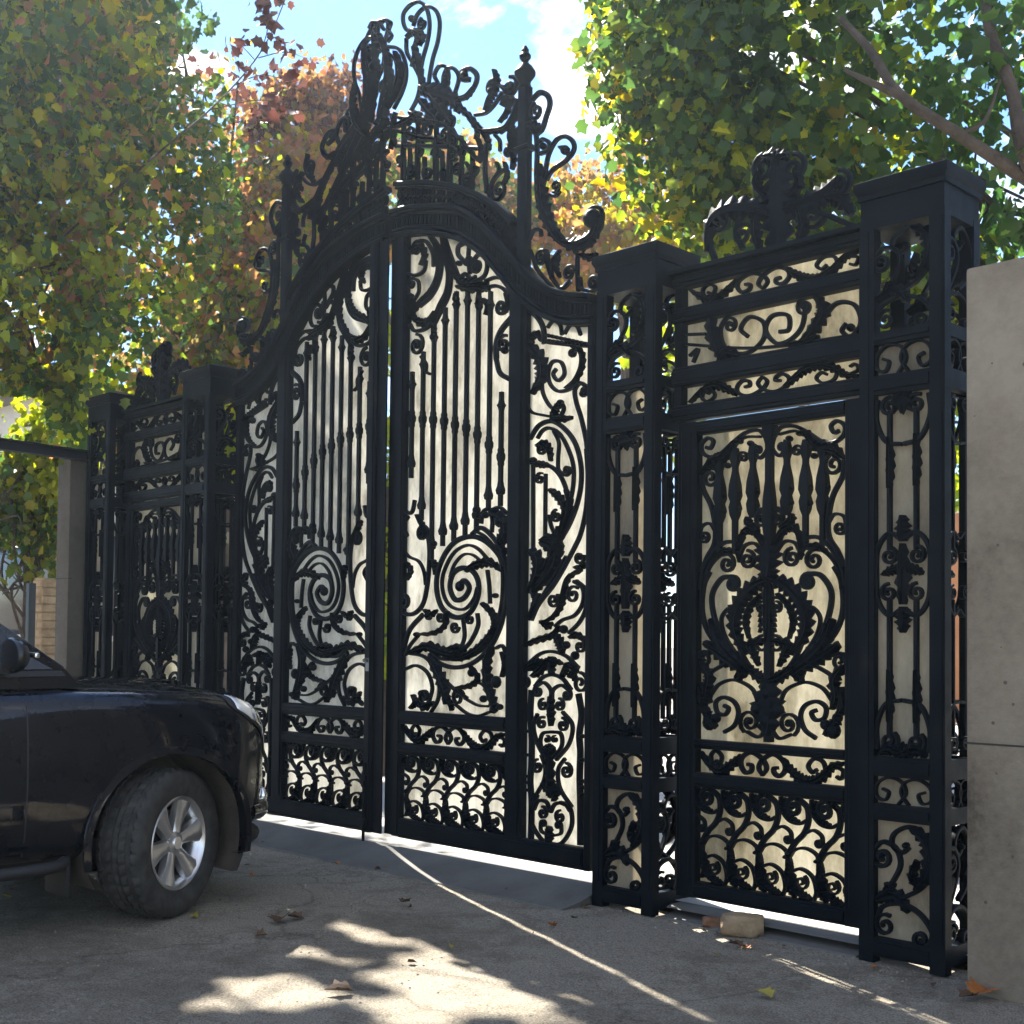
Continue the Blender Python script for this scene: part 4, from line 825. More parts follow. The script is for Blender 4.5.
def leaves_mesh(name, pts, size, m, parent, simple=False, droop=.5):
    n = len(pts); pts = np.array(pts)
    if simple: sv = np.array([(0,-.5,0),(.42,-.05,.08),(0,.6,0),(-.42,-.05,.08)]); sf = [(0,1,2),(0,2,3)]
    else:
        a, sf = leafshape(1.0); sv = np.array(a)
    k = len(sv)
    th = rng.uniform(0, 2*PI, n); nz_ = rng.normal(0, 1, (n, 3)); nz_[:, 2] = np.abs(nz_[:, 2])*droop+.15; nz_ /= np.linalg.norm(nz_, axis=1)[:, None]
    h = np.stack([np.cos(th), np.sin(th), rng.uniform(-1.1, .1, n)], 1); u = np.cross(h, nz_); u /= np.linalg.norm(u, axis=1)[:, None]; w_ = np.cross(nz_, u)
    s = size*rng.uniform(.45, 1.4, n)
    V = pts[:, None, :]+s[:, None, None]*(sv[None, :, 0:1]*u[:, None, :]+sv[None, :, 1:2]*w_[:, None, :]+sv[None, :, 2:3]*nz_[:, None, :])
    V = V.reshape(-1, 3)
    ls = [len(q) for q in sf]; tot = sum(ls); idx = np.concatenate([np.array(q) for q in sf])
    me = bpy.data.meshes.new(name); me.vertices.add(n*k); me.vertices.foreach_set("co", V.astype(np.float32).ravel())
    LI = (np.arange(n)[:, None]*k+idx[None, :]).ravel(); me.loops.add(len(LI)); me.loops.foreach_set("vertex_index", LI.astype(np.int32))
    st = np.cumsum([0]+ls[:-1]); LS = (np.arange(n)[:, None]*tot+st[None, :]).ravel(); me.polygons.add(n*len(sf)); me.polygons.foreach_set("loop_start", LS.astype(np.int32)); me.polygons.foreach_set("loop_total", np.tile(ls, n).astype(np.int32))
    me.update(calc_edges=True); me.validate(); me.materials.append(m)
    o = bpy.data.objects.new(name, me); COL.objects.link(o); o.parent = parent; return o
def tree(name, label, trunk, blobs, parts, size, simple=False, limbs=10, r0=.16, group=None, cluster=20, spread=.21, carve=True, extra=None, cat="tree", veto=None):
    """blobs: crown ellipsoids (centre, radius); parts: [(child name, material, leaf count, blob indices)]"""
    base = np.array(trunk[0]); root = empty(name, tuple(base), label, cat, group)
    v, f = [], []; P = [np.array(p)-base for p in trunk]; P = catmull(P, 5); tube_path(v, f, P, r0, r0*.55, 9)
    o = mesh_obj("trunk", v, f, bark, root, 0)
    for p in o.data.polygons: p.use_smooth = True
    v, f = [], []
    top = P[-1]
    for i in range(limbs):
        c, r = blobs[i % len(blobs)]; e = np.array(c)-base+rng.normal(0, .35, 3)*r; s = P[int(len(P)*rng.uniform(.6, 1))-1]
        mid = (s+e)/2+rng.normal(0, .25, 3)+np.array((0, 0, .15)); q = catmull([s, mid, e], 6)
        if veto and any(veto(*proj(z_+base)[:2]) for z_ in q): continue
        tube_path(v, f, q, r0*.42, .012, 6)
        for j in range(5):
            a = q[int(len(q)*rng.uniform(.35, .95))]; b = a+rng.normal(0, .5, 3)*r*.8; tube_path(v, f, catmull([a, (a+b)/2+rng.normal(0, .07, 3), b], 4), .016, .005, 5)
    for e_ in (extra or []):
        tube_path(v, f, catmull([np.array(p)-base for p in e_[0]], 6), e_[1], e_[2], 7)
    o = mesh_obj("limbs", v, f, bark, root, 0)
    for p in o.data.polygons: p.use_smooth = True
    for (pn, m, cnt, bi) in parts:
        L = []; vol = np.array([blobs[b][1]**2 for b in bi]); vol = vol/vol.sum()
        while len(L) < cnt:
            c, r = blobs[bi[rng.choice(len(bi), p=vol)]]; d = rng.normal(0, 1, 3); d /= np.linalg.norm(d); q = np.array(c)+d*r*(rng.uniform(.25, 1)**.55)
            for p in q+rng.normal(0, 1, (cluster, 3))*spread*np.array((1, 1, .7)):
                if veto and veto(*proj(p)[:2]): continue
                if carve and not keep(p, rng.random()): continue
                L.append(p-base)
        leaves_mesh(pn, L[:cnt], size, m, root, simple)
    return root
A = lambda x, y, t: tuple(at(x, y, t))
def foot(x, t): p = at(x, 640, t); return (p[0], p[1], 0.0)
# big green tree on the left, its high crown shading the street
b1 = [(A(20,40,11.5),1.5),(A(80,170,12.5),1.6),(A(-90,150,11.5),1.9),(A(10,300,12),1.1),(A(95,70,13.5),1.0),(A(120,260,13),.95),(A(70,370,12),.75),(A(-60,330,12),1.2),
      ((-6.6,1.6,9.4),1.7),((-5.2,1.3,9.6),1.5),((-4.0,1.0,9.3),1.3),((-7.9,2.1,9.6),1.7),((-6.0,2.2,10.6),1.6),((-3.2,1.9,9.9),1.2),((-4.6,.3,8.6),1.0),((-5.6,.2,8.8),1.2),((-6.9,.6,9.2),1.3),(A(185,150,13),.6),(A(175,50,13.5),.5),(A(205,215,13),.5),(A(110,330,12.6),.5),(A(175,290,13.2),.4),(A(45,390,12),.35)]
ft = foot(-60, 13.5)
tree("broadleaf_tree", "tall green tree filling the upper left corner, overhanging the left concrete wall", [ft, (ft[0]+.1, ft[1], 2.5), (ft[0]+.3, ft[1]-.2, 5), (ft[0]+.5, ft[1]-.3, 7.5)], b1,
     [("crown", green, 9500, [0,1,2,3,4,5,6,7]), ("crown", green, 3000, [17,18,19,20,21,22]), ("rusty_leaves", orange, 2800, [17,18,19,4,5,20,1,0,3,6]), ("crown", deepgreen, 24000, [8,9,10,11,12,13,14,15,16]), ("yellow_leaves", lime, 4600, [3,5,6,0,1,20,22]), ("gold_leaves", yellow, 1200, [0,1,3,17,18,19])], .098, limbs=26, r0=.17, veto=lambda x, y: (x > 195+25*math.sin(y*.07) and x < 620 and y < 75) or (x < 48 and 395 < y < 470))
# orange maple behind the left half of the gate
b2 = [(A(205,190,17),1.0),(A(262,235,17),.95),(A(190,310,17),1.0),(A(245,320,16.5),.9),(A(165,130,17.5),.9),(A(300,190,18),.8),(A(150,230,17),.9),(A(225,110,18),.6),(A(130,330,16),.9),(A(190,75,17),.5),(A(245,95,17.5),.45),(A(165,45,17),.45),(A(165,375,16.5),.7),(A(215,355,16.5),.6),(A(120,410,16),.6)]
ft = foot(215, 17)
tree("maple_tree", "orange and russet maple behind the left finial post of the gate", [ft, (ft[0]+.1, ft[1], 2.2), (ft[0]-.1, ft[1]+.2, 5.2)], b2, [("crown", orange, 12000, list(range(13))), ("rusty_leaves", russet, 500, [9,10,11]), ("gold_leaves", yellow, 2200, [0,1,3,5,9,10]), ("green_leaves", green, 4200, [2,4,6,8,11,0,3]), ("yellow_leaves", lime, 3000, [1,3,12,13,14])], .115, limbs=16)
b3 = [(A(308,100,18),.42),(A(330,110,18),.45),(A(290,110,18.5),.35),(A(345,88,18),.3)]
ft = foot(312, 18.2)
tree("small_maple", "small brown tree top showing left of the leafy cartouche of the gate", [ft, (ft[0], ft[1], 3), (ft[0]+.1, ft[1], 6.9)], b3, [("crown", russet, 700, [0,1,2,3]), ("crown", orange, 700, [0,1,2])], .11, limbs=8, r0=.1, carve=False, spread=.22)
b4 = [(A(565,205,21),.6),(A(640,215,21),.75),(A(605,265,20),.9),(A(560,260,20),.7),(A(690,250,20),.9),(A(590,175,22),.35),(A(650,165,21),.5)]
ft = foot(620, 21)
tree("maple_tree", "amber maple showing through the big shoulder scroll right of the finial post", [ft, (ft[0], ft[1], 3), (ft[0]+.2, ft[1], 6.5)], b4, [("crown", orange, 3200, [0,1,2,3,4,5,6]), ("yellow_leaves", yellow, 2000, [0,1,2,3,4])], .13, limbs=12, carve=False)
b5 = [(A(395,205,20),.9),(A(460,215,20),.9),(A(520,225,21),.8),(A(350,215,19),.9),(A(420,160,21),.6),(A(330,170,19),.6),(A(470,165,21),.5)]
ft = foot(430, 20)
tree("maple_tree", "mixed green and orange maple seen through the crest of the double gate", [ft, (ft[0], ft[1], 3), (ft[0]+.2, ft[1], 6)], b5, [("crown", green, 4200, list(range(7))), ("crown", orange, 3600, list(range(7)))], .12, limbs=10, carve=False)
# twig with dry leaves hanging into the sky at the top left
# big green tree on the right
b6 = [(A(700,60,10.5),.95),(A(810,60,9.8),1.1),(A(940,50,9.3),1.1),(A(770,170,10.2),.8),(A(880,180,9.5),.85),(A(1000,180,9),.9),(A(655,35,11),.6),(A(1060,70,9),1.1),(A(720,-60,10),1.1),(A(880,-70,9.5),1.2),(A(960,290,9.6),.55),(A(880,260,10),.6),(A(690,190,10.8),.42),(A(655,130,11),.35),(A(640,70,11),.35),(A(720,250,11),.45),(A(790,235,10.6),.6),(A(830,280,10.3),.5),(A(740,130,10.6),.6)]
ft = foot(1120, 9.6)
ex = [([A(1160,330,9.3), A(1050,200,8.6), A(1010,168,8.3), A(960,135,8.2), A(900,95,8.2), A(870,50,8.4), A(840,18,8.7)], .058, .022), ([A(1040,190,8.5), A(1022,150,8.2), A(1012,90,8.2), A(990,30,8.3), A(985,-20,8.5)], .05, .032), ([A(905,98,8.2), A(870,82,8.2), A(845,70,8.3)], .03, .012), ([A(960,135,8.2), A(985,120,8.15), A(1000,80,8.2)], .018, .008)]
tree("plane_tree", "large green tree with pale brown limbs over the right pillar, yellowing at its left edge", [ft, (ft[0]-.1, ft[1], 1.8), tuple(at(1160,330,9.3))], b6,
     [("crown", deepgreen, 6300, [0,1,2,3,4,5,7,8,9,10,11,16,17,18]), ("crown", green, 2600, [0,6,3,12,13,14,15]), ("yellow_leaves", yellow, 1100, [12,13,14,6]), ("yellow_leaves", lime, 2900, [15,12,3,16,0,18,1,8])], .108, limbs=14, r0=.13, extra=ex, carve=False, veto=lambda x, y: x < 578+12*math.sin(y*.09) and y < 230)
# shrubs
def shrub(label, blobs, m, n, size=.09, carve=True):
    c = np.mean([b[0] for b in blobs], 0); ft = (c[0], c[1], .05)
    return tree("shrub", label, [ft, (ft[0], ft[1], c[2]*.5), (ft[0]+.05, ft[1], c[2])], blobs, [("foliage", m, n, list(range(len(blobs))))], size, limbs=8, r0=.05, group=None, carve=carve, spread=.16, cat="shrub")
shrub("bright yellow green shrub behind the dark beam at far left", [(A(70,440,14),.42),(A(60,480,14),.4),(A(30,490,14.3),.45),(A(85,400,14.2),.4),(A(110,440,14),.4)], lime, 2600, .10)
shrub("dark olive creeper below the dark beam at far left", [(A(15,470,13.8),.35),(A(35,530,13.9),.3),(A(45,560,13.8),.25),(A(15,510,13.9),.4)], green, 1300, .10)
shrub("lime shrub glimpsed inside the pillar behind the car bonnet", [(A(135,430,15),.5),(A(165,440,15),.5),(A(220,440,15),.5),(A(120,420,15.4),.5)], lime, 1800, .10)
shrub("lime shrub glimpsed through the slit between the two gate halves", [(A(385,560,13),.4),(A(388,450,13.5),.4),(A(384,640,12.6),.4),(A(392,350,14),.45)], lime, 1500, .09)
shrub("yellow shrub glimpsed inside the nearest pillar", [(A(955,300,9.8),.3),(A(962,290,9.6),.28),(A(905,320,10),.28),(A(950,460,9.8),.35),(A(680,350,11),.3),(A(672,420,11),.3)], lime, 1700, .09)
# bare twig with dry leaves against the sky
tb = A(60,240,11.8)
v, f = [], []; lp = []
root = empty("dry_branch", tb, "thin dry branch with a few dark red leaves against the sky at top left", "branch")
main = [A(60,240,11.8), A(150,160,11.6), A(215,105,11.4), A(262,50,11.3), A(290,-12,11.2)]
for q, r in ((main, .012), ([A(258,58,11.3), A(285,52,11.3), A(305,58,11.3)], .006), ([A(235,85,11.35), A(262,75,11.3), A(292,82,11.3)], .006), ([A(262,50,11.3), A(268,25,11.3), A(262,5,11.3)], .006), ([A(210,110,11.4), A(262,100,11.3), A(296,112,11.3)], .006), ([A(255,60,11.3), A(240,45,11.3), A(232,50,11.3)], .005)):
    pp = [np.array(p)-np.array(tb) for p in q]; tube_path(v, f, catmull(pp, 5), r, r*.35, 5)
    for p in catmull(pp, 4)[4 if q is not main else 10:]:
        for _ in range(2 if rng.random() < .75 else 4): lp.append(p+rng.normal(0, .06, 3))
mesh_obj("twigs", v, f, bark, root, 0); leaves_mesh("leaves", lp, .11, russet, root)
# ------------------------------------------------------------------ dark off-roader, nose to the gate
CARX, CARY = -.10, -2.08
FC = .72
def un(y): return y if y < .3 else .3+(y-.3)/FC
def fc(y): return y if y < .3 else .3+(y-.3)*FC
paint = mat("black_car_paint", (.003,.004,.007), .4, 0, .12); bs(paint).inputs["Coat Weight"].default_value = 1.0; bs(paint).inputs["Coat IOR"].default_value = 1.42; bs(paint).inputs["Coat Roughness"].default_value = .03
lk(paint, bump(paint, noise(paint, 2.2, 3), .03, .02), bs(paint).inputs["Coat Normal"])
_r = ramp(paint, noise(paint, 7, 7), [(.4,(.22,)*3), (.75,(.45,)*3)]); lk(paint, _r.outputs[0], bs(paint).inputs["Roughness"])
trim = mat("black_plastic_trim", (.012,.012,.013), .6); rubber = mat("tyre_rubber", (.018,.018,.018), .75, 0, .3)
_c = ramp(rubber, noise(rubber, 14, 7), [(.35,(.022,.022,.021)), (.7,(.055,.052,.046))]); lk(rubber, _c.outputs[0], bs(rubber).inputs["Base Color"])
alloy = mat("alloy_rim", (.62,.61,.60), .3, .9); chrome = mat("bright_chrome", (.75,.76,.77), .1, 1); cglass = mat("dark_car_glass", (.01,.012,.014), .05, 0, .6)
lens = mat("headlamp_lens", (.78,.80,.80), .12, .3, .8); lens.node_tree.nodes["Principled BSDF"].inputs["Coat Weight"].default_value = 1
liner = noisy("dusty_wheel_liner", [(.3,(.05,.042,.035)), (.7,(.11,.09,.07))], 6, .9, .3, .01); grey_step = mat("grey_step_metal", (.12,.12,.12), .4, .6); disc_m = mat("brake_disc", (.12,.11,.10), .5, .8); amber = mat("amber_lens", (.5,.2,.02), .15)
car = empty("dark_suv", (CARX, CARY, 0), "black off road car nosing up to the gate at left, front wheels turned left", "car", rz=0)
def W(y):
    y = un(y)
    if y > .35: k = min(1, (y-.35)/.58); return .925-.33*k**2.2
    return .925 if y > -3.2 else .925-.10*((-3.2-y)/.55)**2
def Hs(y):
    y = un(y)
    T = [(-4,1.17),(-.6,1.20),(-.2,1.185),(.2,1.16),(.5,1.125),(.7,1.08),(.82,1.0),(.90,.90),(.94,.82)]
    for a, b in zip(T, T[1:]):
        if y <= b[0]: return a[1]+(b[1]-a[1])*(y-a[0])/(b[0]-a[0])
    return T[-1][1]
def bot(y): return .36 if un(y) < .45 else .36+.10*min(1, (un(y)-.45)/.5)
def sect(y):
    w, h, b = W(y), Hs(y), bot(y); o = [(w-.14, b)]
    for k, dx in ((.04,.06),(.10,.03),(.18,.02),(.26,.012),(.34,.006),(.42,.0),(.50,.0),(.58,.0),(.66,.003),(.74,.008),(.82,.014),(.88,.022),(.93,.035)): o.append((w-dx, b+(h-b)*k))
    o += [(w-.06, h-.028), (w-.095, h-.008), (w-.15, h+.004), (w-.21, h+.0), (w-.24, h+.012), (w*.55, h+.045), (w*.3, h+.06), (0, h+.065)]
    return o
Ys = [-3.75+.05*i for i in range(82)]+[fc(.35+.04*i) for i in range(14)]+[fc(q) for q in (.90,.925,.94)]
WY, WZ, WR = 0.0, .40, .475
NS = len(sect(0)); v = []; f = []; rear = -2.79
def arch(p):
    for wy in (WY, rear):
        dy, dz = p[1]-wy, p[2]-WZ; r = math.hypot(dy, dz)
        if r < WR and p[2] < .98:
            if r > WR-.075: k = WR/r; return (p[0], wy+dy*k, WZ+dz*k), False
            return p, True
    return p, False
for side in (1, -1):
    k0 = len(v); dead = []
    for y in Ys:
        for j, (x, z) in enumerate(sect(y)):
            p, d = ((x, y, z), False)
            if j < 12: p, d = arch(p)
            v.append((side*p[0], p[1], p[2])); dead.append(d)
    for i in range(len(Ys)-1):
        for j in range(NS-1):
            q = (i*NS+j, (i+1)*NS+j, (i+1)*NS+j+1, i*NS+j+1)
            if any(dead[a] for a in q): continue
            f.append(tuple(k0+a for a in q))
    n = len(Ys)-1; f.append(tuple(k0+n*NS+j for j in range(NS))+((k0+n*NS),)[:0])
def car_mesh(name, v, f, m, parent=car, smooth=40, rec=True):
    return mesh_obj(name, v, f, m, parent, smooth, rec)
# front face closing loop
fr = [(s*x, Ys[-1], z) for s, r_ in ((1, sect(Ys[-1])), (-1, sect(Ys[-1])[::-1])) for x, z in r_]
k = len(v); v += fr; f.append(tuple(range(k, k+len(fr))))
k = len(v); rr = [(s*x, Ys[0], z) for s, r_ in ((1, sect(Ys[0])), (-1, sect(Ys[0])[::-1])) for x, z in r_]; v += rr; f.append(tuple(range(k, k+len(rr))))
bm = bmesh.new(); me = bpy.data.meshes.new("body"); me.from_pydata(v, [], f); bm.from_mesh(me); bmesh.ops.remove_doubles(bm, verts=bm.verts, dist=.0005)
loose = [q for q in bm.verts if not q.link_faces]; bmesh.ops.delete(bm, geom=loose, context='VERTS'); bmesh.ops.recalc_face_normals(bm, faces=bm.faces); bm.to_mesh(me); bm.free()
me.shade_smooth(); me.set_sharp_from_angle(angle=math.radians(38)); me.materials.append(paint)
body = bpy.data.objects.new("body", me); COL.objects.link(body); body.parent = car
def patch(name, y0, y1, j0, j1, off, m, n=12, side=1, shape=None, smooth=40, th=.006):
    """a panel that follows the body surface"""
    v = []; f = []
    for i in range(n+1):
        y = y0+(y1-y0)*i/n; s = sect(y); a, b = (j0, j1) if not shape else shape(i/n)
        for k in range(9):
            t = a+(b-a)*k/8; q = min(int(t), NS-2); u = t-q; x = s[q][0]*(1-u)+s[q+1][0]*u; z = s[q][1]*(1-u)+s[q+1][1]*u
            dx, dz = s[q+1][0]-s[q][0], s[q+1][1]-s[q][1]; l = math.hypot(dx, dz); nx, nz2 = dz/l, -dx/l
            v.append((side*(x+nx*off), y+off*.5*(1 if y > .5 else 0), z+nz2*off))
    for i in range(n):
        for k in range(8): f.append((i*9+k, (i+1)*9+k, (i+1)*9+k+1, i*9+k+1))
    o = car_mesh(name, v, f, m, car, smooth, True)
    if not th: return o
    sm = o.modifiers.new("thick", "SOLIDIFY"); sm.thickness = th; sm.offset = -1; return o
for s in (1, -1):
    h = patch("headlight", fc(.36), fc(.90), 13, 16, .010, trim, 14, s, lambda k: (13.6-3.6*k**.6, 16.6-1.4*k))
    for a_, b_, u0, u1, m_ in ((.42,.60,.62,.18,lens), (.615,.74,.75,.2,chrome), (.75,.88,.8,.22,lens)):
        g = patch("lamp_lens", fc(a_), fc(b_), 13, 16, .015, m_, 6, s, lambda k, a_=a_, b_=b_: (13.6-3.6*((a_+(b_-a_)*k-.36)/.54)**.6+.35, 16.6-1.4*((a_+(b_-a_)*k-.36)/.54)-.35), th=.004); g.parent = h
    dr = patch("front_door", -1.75, -.79, 1.2, 13.2, .003, paint, 16, s, th=0)
    for ya, yb in ((-.79, -.782), (-1.76, -1.752)): patch("door_gap", ya, yb, 1.2, 13.2, .004, trim, 1, s, th=0)
    patch("side_moulding", -1.73, -.80, 4.2, 5.2, .010, paint, 14, s, th=.006)
    patch("bonnet_edge", -.50, fc(.66), 17.0, 17.35, .004, trim, 20, s, th=.003)
# arch lips and liners
for s in (1, -1):
    for wy in (WY, rear):
        v, f = [], []; N = 36
        for i in range(N+1):
            a = -.18*PI+1.36*PI*i/N; c, d = math.cos(a), math.sin(a)
            y_, z_ = wy+WR*c, WZ+WR*d; x_ = W(y_)-.004
            for (r, xx) in ((WR+.022, x_-.002), (WR+.018, x_+.006), (WR-.004, x_+.008), (WR-.018, x_+.01), (WR-.018, x_-.06)): v.append((s*xx, wy+r*c, max(.30, WZ+r*d)))
        for i in range(N):
            for j in range(4): f.append((i*5+j, (i+1)*5+j, (i+1)*5+j+1, i*5+j+1))
        car_mesh("arch_flare", v, f, paint)
        v, f = [], []
        for i in range(N+1):
            a = -.2*PI+1.4*PI*i/N; c, d = math.cos(a), math.sin(a); rb = .004*(1 if i % 2 else -1)
            for xx in (W(wy+WR*c)-.03, .66, .40): v.append((s*xx, wy+(WR-.008+rb)*c, max(.2, WZ+(WR-.008+rb)*d)))
        for i in range(N):
            for j in range(2): f.append((i*3+j, (i+1)*3+j, (i+1)*3+j+1, i*3+j+1))
        k = len(v); v += [(s*.40, wy, .2)]
        for i in range(N): f.append((i*3+2, (i+1)*3+2, k))
        car_mesh("wheel_liner", v, f, liner, rec=False)
        if wy == WY:
            q = block("mud_flap", .70*s-.12 if s > 0 else -.82, .82*s if s > 0 else -.70+.12-.12, wy-.53, wy-.51, .17, .42, trim, None, .004); q.parent = car
# slits in the liner in front of the right wheel
# wheels
def make_wheel():
    root = bpy.data.objects.new("wheel", None); COL.objects.link(root); root.parent = car
    R, Wd = .388, .27; prof = [(.235,-.105),(.262,-.128),(.315,-.138),(.352,-.134),(.374,-.120),(R,-.098)]
    tread = [(R,-.090),(R-.011,-.088),(R-.011,-.060),(R,-.058),(R,-.024),(R-.012,-.022),(R-.012,-.012),(R,-.010),(R,.010),(R-.012,.012),(R-.012,.022),(R,.024),(R,.058),(R-.011,.060),(R-.011,.088),(R,.090)]
    full = prof+tread+[(r, -x) for r, x in prof[::-1]]; n = len(full); N = 120; v = []; f = []
    for i in range(N):
        a0 = 2*PI*i/N
        for j, (r, x) in enumerate(full):
            a = a0+.016*math.sin(x*70); rr = r
            if 5 <= j < n-5 and r > R-.002 and i % 3 == 0: rr = r-.013 if abs(x) > .03 else r-.008
            v.append((x, rr*math.cos(a), rr*math.sin(a)))
    for i in range(N):
        for j in range(n-1): a, b = i*n, ((i+1) % N)*n; f.append((a+j, b+j, b+j+1, a+j+1))
    ty = mesh_obj("tyre", v, f, rubber, root, 30)
    # rim barrel
    v, f = [], []; P = [(.24,-.115),(.228,-.10),(.215,-.05),(.205,.03),(.212,.075),(.236,.105),(.246,.118),(.240,.122),(.226,.112),(.218,.095)]; N = 60; n = len(P)
    for i in range(N):
        for r, x in P: v.append((x, r*math.cos(2*PI*i/N), r*math.sin(2*PI*i/N)))
    for i in range(N):
        for j in range(n-1): a, b = i*n, ((i+1) % N)*n; f.append((a+j, b+j, b+j+1, a+j+1))
    rim = mesh_obj("rim", v, f, alloy, root, 40)
    for i in range(6):
        a = 2*PI*i/6+.2; c, s = math.cos(a), math.sin(a); v, f = [], []
        for r, w, x0, x1 in ((.045,.034,.055,.098),(.09,.036,.05,.100),(.14,.046,.055,.104),(.19,.062,.07,.110),(.222,.074,.085,.113)):
            for (dx, xx) in ((-w, x0), (-w*.9, x1-.012), (-w*.45, x1), (w*.45, x1), (w*.9, x1-.012), (w, x0)): v.append((xx, r*c-dx*s, r*s+dx*c))
        for k in range(4):
            for j in range(6): f.append((k*6+j, k*6+(j+1) % 6, (k+1)*6+(j+1) % 6, (k+1)*6+j))
        f += [tuple(range(6)), tuple(range(29, 23, -1))]
        sp = mesh_obj("spoke", v, f, alloy, root, 35); sp.parent = rim
    v, f = [], []; P = [(.0,.112),(.032,.112),(.038,.104),(.06,.098),(.064,.05)]; N = 28; n = len(P)
    for i in range(N):
        for r, x in P: v.append((x, max(r, .0008)*math.cos(2*PI*i/N), max(r, .0008)*math.sin(2*PI*i/N)))
    for i in range(N):
        for j in range(n-1): a, b = i*n, ((i+1) % N)*n; f.append((a+j, b+j, b+j+1, a+j+1))
    hub = mesh_obj("hub_cap", v, f, alloy, root, 40); hub.parent = rim
    v, f = [], []; P = [(.05,.02),(.165,.02),(.165,-.005),(.05,-.005)]; N = 40
    for i in range(N):
        for r, x in P: v.append((x, r*math.cos(2*PI*i/N), r*math.sin(2*PI*i/N)))
    for i in range(N):
        for j in range(4): a, b = i*4, ((i+1) % N)*4; f.append((a+j, b+j, b+(j+1) % 4, a+(j+1) % 4))
    mesh_obj("brake_disc", v, f, disc_m, root, 40)
    return root
wh = make_wheel()
for i, (x, y, a) in enumerate(((.785,0,math.radians(26)), (-.785,0,PI+math.radians(21)), (.785,rear,0), (-.785,rear,PI))):
    q = wh if i == 0 else copy_tree(wh, car); q.location = (x, y, .386); q.rotation_euler = (0, 0, a)
# greenhouse
def loft(name, rings, m, par=car, smooth=30):
    n = len(rings[0]); v = [p for r in rings for p in r]; f = []
    for i in range(len(rings)-1):
        for j in range(n): f.append((i*n+j, i*n+(j+1) % n, (i+1)*n+(j+1) % n, (i+1)*n+j))
    f += [tuple(range(n)), tuple(range(len(v)-1, len(v)-n-1, -1))]; return car_mesh(name, v, f, m, par, smooth)
def ring(y0, y1, w0, w1, z):
    return [(-w0, y0, z), (w0, y0, z), (w1, y1, z), (-w1, y1, z)]
loft("cabin", [ring(-3.72, -.46, .86, .80, 1.205), ring(-3.70, -.56, .855, .80, 1.31), ring(-3.5, -1.24, .70, .655, 1.80), ring(-3.40, -1.42, .66, .60, 1.86), ring(-3.2, -1.7, .50, .46, 1.89)], paint, smooth=50)
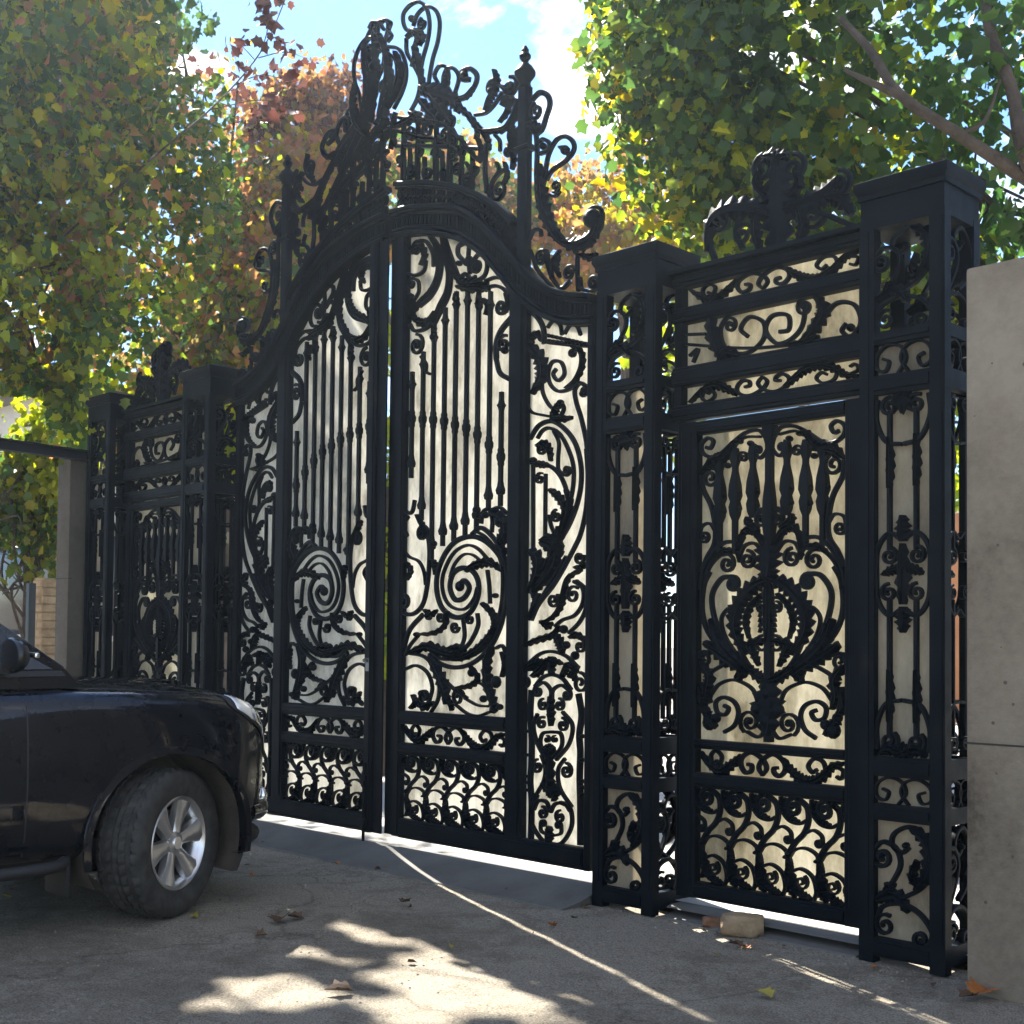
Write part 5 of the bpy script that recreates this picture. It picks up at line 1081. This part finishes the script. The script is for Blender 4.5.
# glass
def quad(name, pts, m, th=.004): 
    o = car_mesh(name, [tuple(p) for p in pts], [tuple(range(len(pts)))], m, car, 0); sm = o.modifiers.new("thick", "SOLIDIFY"); sm.thickness = th; sm.offset = 1; return o
wsn = Vector((0, .58, .81))
quad("windscreen", [(-.74,-.535,1.30),(.74,-.535,1.30),(.62,-1.21,1.775),(-.62,-1.21,1.775)], cglass, .012)
for s in (1, -1):
    def gp(y, z): 
        k = (z-1.30)/.5; return (s*(.855-.15*k-.05*(1 if y > -1 else 0)*0+.006 - (.052*((y+3.7)/3.2)*(1-k*.2))), y, z)
    quad("side_window", [gp(-.86,1.30), gp(-1.75,1.30), gp(-1.78,1.74), gp(-1.26,1.74)][::s], cglass, .008)
    quad("quarter_window", [gp(-.62,1.30), gp(-.83,1.30), gp(-.83,1.42)][::s], cglass, .008)
    quad("rear_window", [gp(-1.85,1.30), gp(-2.7,1.30), gp(-2.7,1.74), gp(-1.86,1.74)][::s], cglass, .008)
    st = [gp(-.56,1.262), gp(-1.75,1.262), gp(-1.75,1.29), gp(-.58,1.29)]; quad("belt_strip", st[::s], chrome if 0 else trim, .012)
    # mirror
    bm_ = bmesh.new(); bmesh.ops.create_icosphere(bm_, subdivisions=3, radius=1)
    for q in bm_.verts: q.co = Vector((s*(1.02+.125*q.co.x), -.92+.075*q.co.y*(1 if q.co.y > 0 else .35), 1.37+.085*q.co.z))
    me = bpy.data.meshes.new("wing_mirror"); bm_.to_mesh(me); bm_.free(); me.shade_smooth(); me.materials.append(paint); mo = bpy.data.objects.new("wing_mirror", me); COL.objects.link(mo); mo.parent = car
    ar = block("mirror_arm", min(s*.80, s*.95), max(s*.80, s*.95), -.94, -.86, 1.285, 1.33, trim, None, .01); ar.parent = mo
    ms = block("mirror_lamp", min(s*.98, s*1.142), max(s*.98, s*1.142), -.86, -.836, 1.36, 1.385, chrome, None, .006); ms.parent = mo
    sb = MB()
    v, f = [], []; tube_path(v, f, catmull([np.array((s*.90,-2.35,.36)), np.array((s*.965,-2.2,.35)), np.array((s*.975,-1.4,.345)), np.array((s*.965,-.72,.35)), np.array((s*.90,-.58,.36))], 8), .03, .03, 10)
    o = car_mesh("side_step", v, f, trim)
    # fog lamp and bumper corner
    bm_ = bmesh.new(); bmesh.ops.create_uvsphere(bm_, u_segments=20, v_segments=12, radius=1)
    for q in bm_.verts: q.co = Vector((s*.63+.055*q.co.x, fc(.885)+.035*q.co.y, .56+.055*q.co.z))
    me = bpy.data.meshes.new("fog_lamp"); bm_.to_mesh(me); bm_.free(); me.shade_smooth(); me.materials.append(chrome); mo = bpy.data.objects.new("fog_lamp", me); COL.objects.link(mo); mo.parent = car
# grille, bumper bar
for i in range(5):
    z = .68+.05*i; q = block("grille_bar", -.45, .45, fc(.935), fc(.965), z, z+.022, chrome, None, .006); q.parent = car
v, f = [], []; tube_path(v, f, catmull([np.array((p[0], fc(p[1]), p[2])) for p in ((-.80,.60,.50),(-.68,.82,.50),(-.45,.92,.50),(0,.95,.50),(.45,.92,.50),(.68,.82,.50),(.80,.60,.50))], 8), .06, .06, 12)
car_mesh("front_bumper", v, f, paint)
v, f = [], []; tube_path(v, f, catmull([np.array((p[0], fc(p[1]), p[2])) for p in ((-.70,.6,.37),(-.62,.80,.36),(0,.93,.35),(.62,.80,.36),(.70,.6,.37))], 8), .05, .05, 10)
car_mesh("bumper_lip", v, f, trim)
q = block("underbody", -.62, .62, -3.5, .6, .28, .42, trim, None, .02); q.parent = car
q = block("bonnet_bulge", -.38, .38, -.45, .35, 1.19, 1.225, paint, None, .03); q.parent = car
# ------------------------------------------------------------------ thin haze volume added in place of lens glare
hz = bpy.data.materials.new("lens_glare_haze"); hz.use_nodes = True; ht = hz.node_tree
for n_ in list(ht.nodes):
    if n_.type != 'OUTPUT_MATERIAL': ht.nodes.remove(n_)
pv = ht.nodes.new("ShaderNodeVolumePrincipled"); pv.inputs["Color"].default_value = (.72,.86,1,1); pv.inputs["Density"].default_value = .0007; pv.inputs["Anisotropy"].default_value = .70
ht.links.new(pv.outputs[0], [n_ for n_ in ht.nodes if n_.type == 'OUTPUT_MATERIAL'][0].inputs["Volume"])
q = block("haze", -24, 14, -12, 28, -1.2, 13.5, hz, None, 0); tag(q, "thin haze added around the gateway in place of lens glare", "haze", kind="stuff")
scene.cycles.volume_bounces = 0
